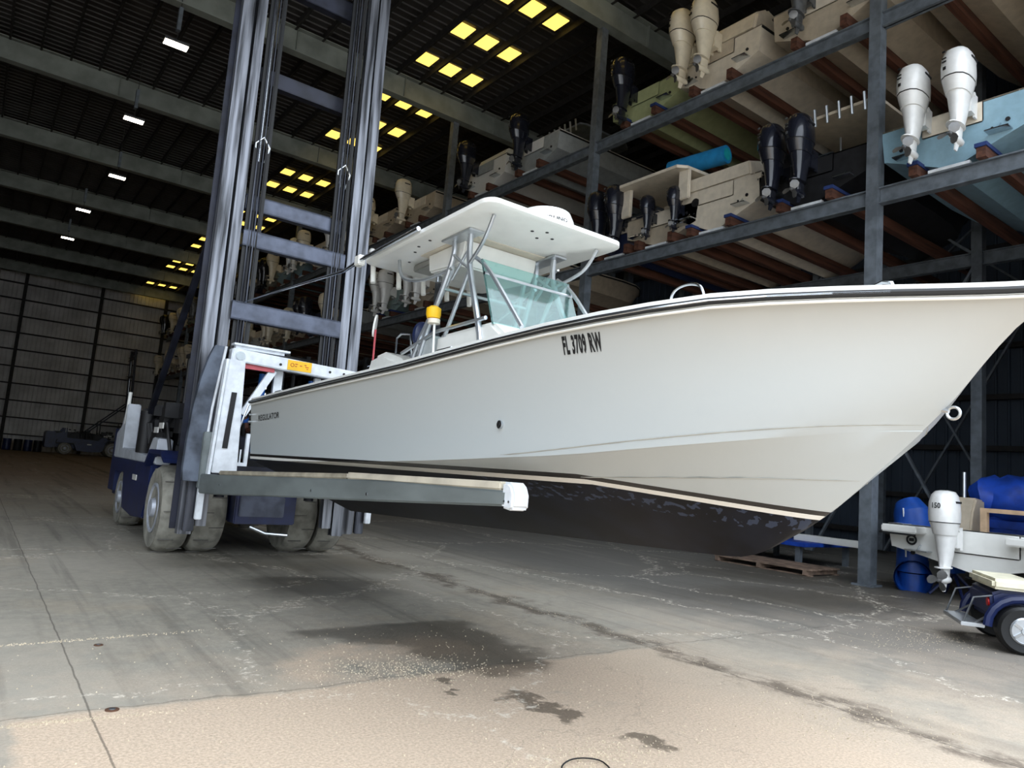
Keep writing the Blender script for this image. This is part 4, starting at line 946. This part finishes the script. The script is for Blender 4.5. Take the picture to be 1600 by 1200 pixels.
for sx, x in ((-1, 2.24), (1, 4.46)):  # curved side shields facing forward
    prof = [(2.66, .00, .11, 9.12), (2.5, -.05, .10, 9.14), (2.25, -.10, .085, 9.17), (1.9, -.14, .06, 9.20), (1.5, -.16, .045, 9.20), (1.15, -.17, .04, 9.18), (1.0, -.16, .04, 9.16)]
    rs = [[(x + sx * -a, y, z), (x + sx * -b_, y, z), (x + sx * -b_, y + .10, z), (x + sx * -a, y + .10, z)] for z, a, b_, y in prof]
    F(MB().rings(rs).build('side_shield', plate_grey, fk, bevel=.005))
    e = [(x - sx * (b_ + .015), y - .01, z) for z, a, b_, y in prof]
    F(MB().tube(e, .017, 8).build('shield_edge', white_paint, fk))
    F(MB().bb((x - .06, 9.26, .40), (x + .06, 9.34, 1.02)).build('mast_foot', mast_steel, fk, bevel=.01))
    F(MB().bb((x + .03, 9.16, .55), (x + .11, 9.22, 1.02)).build('foot_plate', white_paint, fk, bevel=.008))
F(MB().bar((3.0, cy + .02, 2.46), (2.66, cy - .04, 1.85), .09, .05, (0, 1, 0)).build('carriage_brace', white_paint, fk, smooth=False))
F(MB().tube([(2.72, cy - .06, 1.98), (2.62, cy - .08, 1.62)], .014, 8).build('tilt_link', steel, fk))
F(MB().bb((3.05, cy + .1, 1.6), (3.16, cy + .16, 2.5)).bb((3.6, cy + .1, 1.6), (3.68, cy + .16, 2.45)).build('carriage_post', white_paint, fk, smooth=False))
for x in (2.95, 3.62, 3.8): F(MB().tube([(x, cy + .25, 1.4), (x, cy + .25, 2.42)], .05, 12).build('side_shift_cylinder', mat('hydraulic_blue', (.12, .38, .70), .4), fk))
# step
mb = MB(); mb.bb((2.72, 9.02, 1.24), (2.76, 9.07, 1.62)); mb.bb((2.58, 9.02, 1.22), (2.76, 9.30, 1.26)); mb.bb((2.66, 9.02, 1.26), (2.675, 9.04, 1.42)); F(mb.build('step', white_paint, fk, smooth=False))
F(MB().bb((2.35, 9.0, .98), (4.35, 9.2, 1.22)).build('carriage_lower_bar', mast_dark, fk, bevel=.01))
# forks
def fork(x):
    h = .055
    P = lambda y, z: (y, z)
    top = [(9.05, 1.10), (8.5, 1.115), (6.5, 1.20), (4.5, 1.285), (3.0, 1.315)]
    bot = [(3.0, 1.235), (4.5, 1.14), (6.5, 1.02), (8.4, .90), (9.05, .87)]
    f1 = F(MB().prism(top + bot, x - h, x + h, 'X').build('fork', fork_grey, fk, bevel=.01))
    F(MB().prism([(9.10, .92), (9.20, .92), (9.22, 1.6), (9.12, 1.6)], x - .05, x + .05, 'X').build('fork_shank', fork_grey, fk, bevel=.01))
    F(MB().prism([(8.3, 1.124), (8.3, 1.17), (5.0, 1.305), (5.0, 1.264)], x - .05, x + .05, 'X').build('fork_pad', pad_beige, fk, bevel=.008))
    F(MB().prism([(4.98, 1.265), (4.98, 1.315), (3.06, 1.36), (3.06, 1.313)], x - .05, x + .05, 'X').build('fork_pad', mat('fork_pad_light', (.80, .77, .70), .7), fk, bevel=.01))
    F(MB().prism([(3.04, 1.225), (2.96, 1.215), (2.94, 1.23), (2.94, 1.30), (2.96, 1.34), (2.99, 1.36), (3.04, 1.36)], x - .052, x + .06, 'X').build('fork_tip_cap', white_paint, fk, bevel=.012))
    m = MB()
    for yy in (2.93, 2.97): m.cyl((x - .056, yy + .04, 1.26), (x - .050, yy + .04, 1.26), .007, 8)
    for yy in (8.2, 5.6, 4.6): m.cyl((x - .06, yy, 1.02 + (8.2 - yy) * .045), (x - .053, yy, 1.02 + (8.2 - yy) * .045), .011, 8)
    F(m.build('fork_bolt', steel, fk))
fork(2.30); fork(4.40)
# wheels
def wheel(x, y, r, w, face, name='tire'):
    pr = []
    n = 9
    for i in range(n): t = -1 + 2 * i / (n - 1); pr.append((r - .06 * abs(t) ** 4 * 1.0, x + t * w / 2))
    prof = [(r * .58, x - w / 2 + .01), (r * .62, x - w / 2 - .004), (r * .9, x - w / 2 - .004)] + pr + [(r * .9, x + w / 2 + .004), (r * .62, x + w / 2 + .004), (r * .58, x + w / 2 - .01)]
    tr_ = F(MB().lathe(prof, (0, y, r), 'X', 40).build(name, tire_mat, fk))
    # tread grooves
    g = MB()
    for i in range(18):
        a = 2 * PI * i / 18; rr = r + .002; y0, z0 = y + rr * math.cos(a), r + rr * math.sin(a)
        g.box((x + (-1) ** i * w * .2, y0, z0), (w * .5, .010, .012), (a + PI / 2, 0, 0))
    g.build('tread_groove', tire_side, tr_)
    if face:
        fx = x + face * (w / 2 + .006)
        MB().lathe([(r * .56, fx - face * .10), (r * .57, fx), (r * .52, fx + face * .004), (r * .46, fx - face * .03), (r * .24, fx - face * .05), (r * .2, fx + face * .03), (r * .05, fx + face * .04)], (0, y, r), 'X', 32).build('wheel_rim', rim_mat, tr_)
        h = MB()
        for i in range(8): a = 2 * PI * i / 8; h.cyl((fx - face * .05, y + .35 * r * math.cos(a), r + .35 * r * math.sin(a)), (fx - face * .02, y + .35 * r * math.cos(a), r + .35 * r * math.sin(a)), .015, 6)
        h.build('wheel_nut', steel, tr_)
AY = 10.50
wheel(2.25, AY, .57, .37, -1); wheel(2.68, AY, .57, .37, 0); wheel(3.94, AY, .57, .37, 0); wheel(4.38, AY, .57, .37, 1)
wheel(2.32, 13.75, .47, .32, -1); wheel(4.34, 13.75, .47, .32, 1)
# chassis
F(MB().bb((2.9, 9.75, .45), (3.72, 10.1, .88)).bb((2.88, 10.1, .5), (3.75, 14.6, .8)).build('chassis', navy_paint, fk, bevel=.015))
F(MB().bb((2.95, 9.72, .55), (3.55, 9.75, .82)).build('front_plate', mast_beam, fk, bevel=.01))
F(MB().cyl((2.5, AY, .57), (4.2, AY, .57), .14, 16).cyl((3.6, 9.9, .9), (3.72, 10.1, .72), .13, 14).build('drive_axle', engine_blk, fk))
F(MB().tube([(3.1, 9.7, .42), (3.3, 9.66, .34), (3.6, 9.66, .32)], .022, 8).build('brake_pipe', steel, fk))
for x, s in ((2.2, -1), (4.46, 1)):
    F(MB().prism([(11.05, 1.12), (14.3, 1.12), (14.4, .9), (13.2, .9), (12.95, .35), (12.2, .3), (11.3, .35), (11.12, .6)], x - .12, x + .14, 'X').build('side_tank', navy_paint, fk, bevel=.02))
    F(MB().prism([(10.95, 1.12), (14.5, 1.12), (14.5, 1.55), (14.1, 1.68), (13.9, 2.05), (13.75, 2.05), (13.7, 1.30), (11.6, 1.22), (11.3, 1.5), (10.95, 1.48)], x - .10, x + .10, 'X').build('body_side', mat('body_pale', (.74, .76, .79), .45), fk, bevel=.015))
    F(MB().prism([(9.95, 1.17), (10.2, 1.27), (10.9, 1.27), (11.15, 1.08), (11.15, 1.14), (10.92, 1.33), (10.2, 1.33), (9.93, 1.22)], x - .1 - .1 * (s < 0), x + .1 + .1 * (s > 0) + .25 * (s < 0), 'X').build('mudguard', navy_paint, fk, bevel=.01))
    F(MB().bar((x, 9.72, 4.45), (x, 12.45, 1.78), .08, .10, (0, 0, 1)).build('mast_strut', mast_dark, fk, bevel=.01))
    F(MB().cyl((x, 12.42, 1.25), (x, 12.42, 1.9), .12, 12).build('strut_anchor', engine_blk, fk))
    F(MB().ball((x - s * .05, 9.70, 4.50), .06).build('strut_head_lamp', white, fk))
F(MB().bb((2.4, 11.2, .8), (4.26, 14.5, 1.75)).build('engine_housing', engine_blk, fk, bevel=.05))
F(MB().bb((2.15, 14.4, .45), (4.5, 15.1, 1.7)).build('counterweight', navy_paint, fk, bevel=.08))
m = MB()
for i in range(26):
    a = (random.uniform(2.2, 2.5), random.uniform(10.6, 13.6), random.uniform(1.35, 1.95)); m.box(a, (random.uniform(.05, .22), random.uniform(.1, .35), random.uniform(.05, .25)))
for i in range(10):
    y = random.uniform(10.8, 13.3); m.tube([(2.25, y, 1.3), (2.18, y + .1, 1.7), (2.35, y + .4, 1.85), (2.4, y + .7, 1.5)], .022, 6)
F(m.build('engine_gear', engine_blk, fk, smooth=False))
for yy, zz in ((10.9, 1.66), (10.75, 1.66)): pass
F(MB().bb((2.085, 11.0, 1.56), (2.10, 11.25, 1.64)).bb((2.07, 12.0, .84), (2.085, 12.3, .92)).bb((2.085, 10.7, 1.62), (2.10, 10.95, 1.70)).build('plate_label', white, fk, smooth=False))
F(MB().tube([(2.12, 13.85, 1.7), (2.12, 13.85, 2.25)], .03, 8).build('marker_post', white, fk))
# cab: seat, guard, steering
F(MB().bb((2.5, 10.15, .95), (4.1, 11.2, 1.08)).build('cab_floor', engine_blk, fk))
F(MB().box((3.0, 10.85, 1.42), (.5, .45, .14)).box((3.0, 11.08, 1.70), (.48, .12, .5)).box((3.0, 10.85, 1.2), (.4, .4, .3)).build('driver_seat', black_rub, fk, bevel=.03))
m = MB()
for x in (2.5, 4.1):
    for y in (10.0, 11.5): m.tube([(x, y, 1.1), (x, y + .05, 2.75)], .035, 8)
m.bb((2.45, 9.95, 2.72), (4.15, 11.6, 2.78))
for i in range(6): m.bb((2.5 + i * .3, 9.95, 2.78), (2.56 + i * .3, 11.6, 2.82))
F(m.build('overhead_guard', engine_blk, fk, smooth=False))
F(MB().tube([(3.0 + .18 * math.cos(a), 10.22 + .06 * math.sin(a), 1.78 + .15 * math.sin(a)) for a in [2 * PI * i / 16 for i in range(17)]], .013, 6).tube([(3.0, 10.2, 1.78), (3.0, 9.95, 1.2)], .025, 8).build('steering_wheel', black_rub, fk))
F(MB().bb((4.25, 9.55, .36), (4.5, 9.66, .82)).bb((4.2, 9.6, .74), (4.55, 10.0, .86)).build('axle_bracket', rail_bright, fk, bevel=.01))
op = seated_person('forklift driver in blue shirt, dark shorts and white cap', (3.0, 10.86, .99), -PI / 2)

# second forklift, far end
f2 = dup(fk, (9.3, 66.2, 0), PI / 2, 'distant navy forklift with tall dark mast by the back wall', None,
         {'white_paint': mast_dark, 'worn_rail': mast_dark, 'body_pale': navy_paint, 'fork_grey': mast_dark, 'yellow_plastic': mast_dark},
         ('fork', 'fork_tip_cap', 'fork_pad', 'fork_bolt', 'fork_shank', 'hydraulic_hose', 'warning_label', 'lift_chain'))
for i, (x, m_, w_) in enumerate([(1.2, engine_blk, 'black'), (2.4, navy_paint, 'navy'), (3.1, engine_blk, 'black'), (3.75, navy_paint, 'navy'), (4.4, engine_blk, 'black')]):
    d = MB().lathe([(.28, 0), (.29, .02), (.28, .3), (.295, .31), (.28, .33), (.28, .6), (.295, .61), (.28, .63), (.29, .88), (.27, .88), (.27, .86)], (0, 0, 0), 'Z', 20).build('steel_drum', m_)
    d.location = (x, 67.5, 0); MB().cyl((.1, 0, .86), (.1, 0, .89), .04, 8).build('drum_bung', steel, d)
    tag(d, ['black drum, leftmost at the foot of the back wall', 'navy drum left of the middle of the drum row', 'black drum in the middle of the drum row', 'navy drum second from the right by the back wall', 'black drum at the right end, nearest the far forklift'][i], 'drum', 'drums by the back wall')

# ------------------------------------------------------------------ right side, ground level
g = make_boat('white skiff with a single white outboard parked at floor level beyond the golf cart', white, white, (1, 1.15, .62), (.28,), white_eng, white_eng, console=False)
g.location = (12.35, 4.5, .44); g['group'] = 'boats on the ground tier'
for e in g.children:
    if e.name.startswith('outboard'):
        e.scale = (.85, .85, .85); e.location.z = .62; e.location.x = -.1
        for c in list(e.children):
            if c.name.startswith('cowling_mark'): bpy.data.objects.remove(c)
        cu = bpy.data.curves.new('t', 'FONT'); cu.body = '150'; cu.size = .13; cu.offset = .003; cu.resolution_u = 2
        t = bpy.data.objects.new('t', cu); COL.objects.link(t); dg = bpy.context.evaluated_depsgraph_get(); dg.update(); me = bpy.data.meshes.new_from_object(t.evaluated_get(dg)); bpy.data.objects.remove(t)
        for v in me.vertices: y_ = .085 - v.co.x * .8; v.co = Vector((-.467 - .345 * (1 - abs(y_ / .224) ** 2.6) ** (1 / 2.6) - .004, y_, .40 + v.co.y))
        me.materials.clear(); me.materials.append(print_blk); o = bpy.data.objects.new('cowling_lettering', me); COL.objects.link(o); o.parent = e
for y_ in (.95, -.78):
    MB().tube([(-.05, y_ + .07 * math.cos(a), .42 + .07 * math.sin(a)) for a in [2 * PI * i / 14 for i in range(15)]], .016, 6).box((-.05, y_, .42), (.02, .07, .05)).build('round_emblem', print_blk, g)
MB().bb((-.35, .75, .52), (.2, 1.3, .64)).bb((-.35, -1.3, .50), (.2, -.45, .62)).build('swim_platform', white, g, bevel=.02)
MB().bb((-.36, .8, .49), (-.25, 1.32, .52)).build('platform_edge', black_rub, g)
MB().prism([(1.3, .6), (1.9, .6), (1.9, 1.15), (1.55, 1.18), (1.4, .95)], .60, 1.12, 'Y').build('helm_seat', cream_dark, g, bevel=.03)
MB().bb((1.2, -1.2, .95), (2.0, .42, 1.02)).bb((1.2, -1.2, .5), (1.3, -1.1, .95)).bb((1.2, .32, .5), (1.3, .42, .95)).build('timber_board', mat('pale_board', (.80, .68, .55), .6), g)
MB().tube([(1.7, .85, .6), (1.7, .85, 1.62)], .03, 8).build('pole', alu, g)
rs = []
for i in range(15):
    t_ = i / 14; y = lerp(.95, -1.6, t_); r = .40 * (1 + .07 * math.sin(i * 2.3)) * (.75 if i in (0, 14) else 1); rs.append([(2.6 + .9 * r * 1.5 * math.cos(a), y + .05 * math.sin(3 * a + i), 1.15 + r * math.sin(a) * (1 + .08 * math.sin(5 * a + i * 1.7))) for a in [2 * PI * k / 18 for k in range(18)]])
tp = MB().rings(rs).build('rolled_tarp', tarp_blue); tp.location = (12.35, 4.5, .50); tag(tp, 'bundled bright blue tarpaulin lying across the white skiff', 'tarpaulin')
MB().bb((2.3, -1.5, .55), (3.0, .85, .85)).build('tarp_fold', tarp_blue, tp, bevel=.08)
for y in (3.9, 5.1):
    st = thing('boat_stand', 'blue steel boat stand under the white skiff, ' + ('nearer the golf cart' if y < 4.5 else 'nearer the column'), 'stand', (13.0, y, 0), 0, 'stands under the skiff')
    MB().box((0, 0, .44), (.5, .2, .12)).build('stand_pad', pipe_blue, st, bevel=.02)
    m = MB()
    for dx, dy in ((-.3, -.25), (-.3, .25), (.3, -.25), (.3, .25)): m.tube([(0, 0, .4), (dx, dy, .02)], .025, 6)
    m.build('stand_frame', navy_paint, st)
# blue pipe pieces behind the column
pp = thing('drain_pipe', 'large upright blue plastic pipe with open bend, behind the near rack column', 'pipe', (12.95, 5.72, 0))
def hollow(pts, r, name):
    m = MB(); m.tube(pts, r, 24, cap=False); m.tube(pts, [x - .02 for x in r], 24, cap=False)
    o = m.build(name, pipe_blue, pp); return o
hollow([(0, 0, .30), (0, 0, .6), (0, 0, 1.0)], [.25, .24, .23], 'pipe_body')
hollow([(0, 0, .98), (0, 0, 1.15), (-.02, .02, 1.3), (.02, .10, 1.45)], [.28, .29, .28, .20], 'pipe_socket')
hollow([(.08, .06, .42), (.02, 0, .34), (-.16, -.08, .24), (-.28, -.14, .22)], [.20, .25, .27, .29], 'pipe_bend')
MB().tube([(-.28, -.02, .55), (-.30, -.02, .9)], .015, 6).tube([(-.26, .02, 1.1), (-.31, .02, 1.35)], .012, 6).build('pipe_strap', white_paint, pp)
MB().cyl((12.95 - 12.95, 0, 0), (0, 0, .28), .2, 16).build('pipe_foot', pipe_blue, pp)
# low bench with white beam and pallet
bt_ = thing('work_bench', 'low blue topped bench with grey legs under the bow of the white boat', 'bench', (14.2, 8.9, 0), 0)
MB().bb((-.9, -1.0, .42), (1.2, 1.0, .50)).build('bench_top', tarp_blue, bt_, bevel=.01)
for x in (-.75, 1.05):
    for y in (-.8, .85): MB().bb((x - .05, y - .05, 0), (x + .05, y + .05, .42)).build('leg', rack_steel, bt_, smooth=False)
MB().bb((-.9, .9, .3), (1.2, 1.5, .36)).build('side_board', timber, bt_)
wbm = MB().bb((-.12, -1.3, 0), (.12, .25, .13)).build('white_beam', white, None, bevel=.01); wbm.location = (14.1, 8.3, .50); tag(wbm, 'white painted beam lying on the low blue bench', 'beam')
cr = MB().bb((-.2, -.2, 0), (.2, .2, .14)).build('storage_crate', navy_paint, None, bevel=.02); cr.location = (14.3, 9.0, .50); tag(cr, 'small blue box beside the white beam on the bench', 'crate'); MB().bb((-.21, -.21, .14), (.21, .21, .16)).build('crate_lid', tarp_blue, cr)
pl = thing('pallet', 'weathered wooden pallet on the floor left of the near rack column', 'pallet', (12.72, 8.15, 0), .03)
for i in range(8): MB().bb((-.55 + i * .14, -1.0, .10), (-.43 + i * .14, 1.0, .125)).build('plank', timber_p, pl, smooth=False)
for y in (-.95, -.02, .90): MB().bb((-.55, y, .02), (.55, y + .08, .10)).build('bearer', timber_p, pl, smooth=False)
for x in (-.5, .42): MB().bb((x, -1.0, 0), (x + .1, 1.0, .02)).build('bottom_plank', timber_p, pl, smooth=False)
# golf cart
GX, GY = 9.22, 3.09
gc = thing('golf_cart', 'navy golf cart with cream seat cut by the right edge', 'golf cart', (GX, GY, 0), math.atan2(-.83, .55))
MB().prism([(-.24, .32), (-.26, .56), (-.16, .61), (.62, .61), (.66, .38), (1.25, .36), (1.42, .75), (1.95, .72), (2.1, .45), (2.0, .25), (1.95, .22), (-.15, .26)], -.42, .42, 'Y').build('body', navy_paint, gc, bevel=.03)
for y in (-.5, .5):
    MB().tube([(.30 * math.cos(a), y * .98, .24 + .30 * math.sin(a)) for a in [PI * i / 10 for i in range(11)]], .045, 8).build('wheel_arch', navy_paint, gc)
    for x in (0, 1.65):
        t_ = MB().lathe([(.12, y - .09), (.21, y - .10), (.235, y - .07), (.24, y), (.235, y + .07), (.21, y + .10), (.12, y + .09)], (x, 0, .24), 'Y', 28).build('tire', black_rub, gc)
        f_ = y + (.10 if y > 0 else -.10); MB().lathe([(.135, f_ - .0), (.12, f_ * 1.02), (.11, f_ - .02 * (1 if y > 0 else -1)), (.04, f_ - .015 * (1 if y > 0 else -1)), (.035, f_ * 1.03)], (x, 0, .24), 'Y', 24).build('wheel_rim', alu, t_)
        s5 = MB()
        for k in range(5): a = 2 * PI * k / 5; s5.box((x + .075 * math.cos(a), f_ * 1.002, .24 + .075 * math.sin(a)), (.075, .02, .028), (0, -a, 0))
        s5.build('wheel_spoke', steel, t_)
MB().box((.62, 0, .68), (.44, .95, .12)).box((.40, 0, .90), (.08, .95, .34)).build('front_seat', seat_cream, gc, bevel=.03)
MB().box((-.03, 0, .67), (.44, .95, .11)).build('rear_seat', seat_cream, gc, bevel=.03)
MB().bb((-.52, -.4, .20), (-.30, .4, .24)).build('footplate', alu, gc, bevel=.005)
m = MB()
for y in (-.38, .38): m.tube([(-.42, y, .22), (-.22, y, .36)], .013, 6); m.tube([(-.50, y, .22), (-.40, y, .50), (-.22, y, .54)], .011, 6)
m.build('footplate_frame', grey_metal, gc)
MB().cyl((-.265, -.33, .47), (-.25, -.33, .47), .045, 12).build('tail_lamp', mat('lamp_red', (.75, .12, .12), .3), gc)

# ------------------------------------------------------------------ small things on the floor
cbl = MB()
cbl.tube([(.13 * math.cos(a) * (1 + .08 * math.sin(3 * a)), .10 * math.sin(a), .008 + .012 * abs(math.sin(a))) for a in [2 * PI * i / 28 for i in range(29)]], .004, 6)
cbl.tube([(-.13, 0, .008), (-.08, -.05, .02), (-.02, -.04, .01), (.02, -.10, .006)], .004, 6)
co_ = cbl.build('cable_loop', black_rub); co_.location = (2.62, 2.66, 0); tag(co_, 'small loop of black cable on the sandy floor at the bottom edge', 'cable')
for i, (px, py, r) in enumerate([(.80, 4.37, .035), (.91, 5.75, .03)]):
    dk_ = MB().lathe([(r, 0), (r, .004), (r * .85, .006), (r * .1, .006)], (0, 0, 0), 'Z', 18).build('drain_cover', mat('rusty_iron', (.36, .25, .18), .8), None); dk_.location = (px, py, 0)
    MB().lathe([(r * .5, .006), (r * .45, .008)], (0, 0, 0), 'Z', 12).build('cover_ring', grey_metal, dk_)
    tag(dk_, ['rusty round floor plate in the sand at lower left', 'rusty round floor plate farther off, in line with the slab joint at left'][i], 'floor plate', 'floor plates')
m = MB()
def crumbs(cx, cy_, rx, ry, n, a=0, s0=.002, s1=.007):
    for i in range(n):
        u, v = random.gauss(0, .5), random.gauss(0, .5); x = cx + rx * u * math.cos(a) - ry * v * math.sin(a); y = cy_ + rx * u * math.sin(a) + ry * v * math.cos(a); s = random.uniform(s0, s1)
        t = random.uniform(0, 6); vs = [(x + s * math.cos(t + k * 2.1), y + s * math.sin(t + k * 2.1), 0) for k in range(3)] + [(x, y, s * 1.1)]
        m.add(vs, [(0, 1, 3), (1, 2, 3), (2, 0, 3)])
crumbs(2.6, 4.5, .7, .35, 900, -.3); crumbs(2.7, 2.75, .5, .2, 600, 0); crumbs(4.6, 2.6, .8, .5, 500, -.5); crumbs(3, 4, 4, 2.5, 1200); crumbs(5.05, 6, .15, 4, 300); crumbs(8.5, 3.6, 1.5, .5, 400)
crumbs(.55, 4.28, .5, .03, 400, -.1, .002, .006); crumbs(.6, 5.92, 1.1, .035, 500, .06, .002, .007)
cm = m.build('gravel', mat('crumb_pale', (.78, .72, .62), .9), None, smooth=False); tag(cm, 'loose pale grit and crumbs scattered over the floor', 'gravel', None, 'stuff')
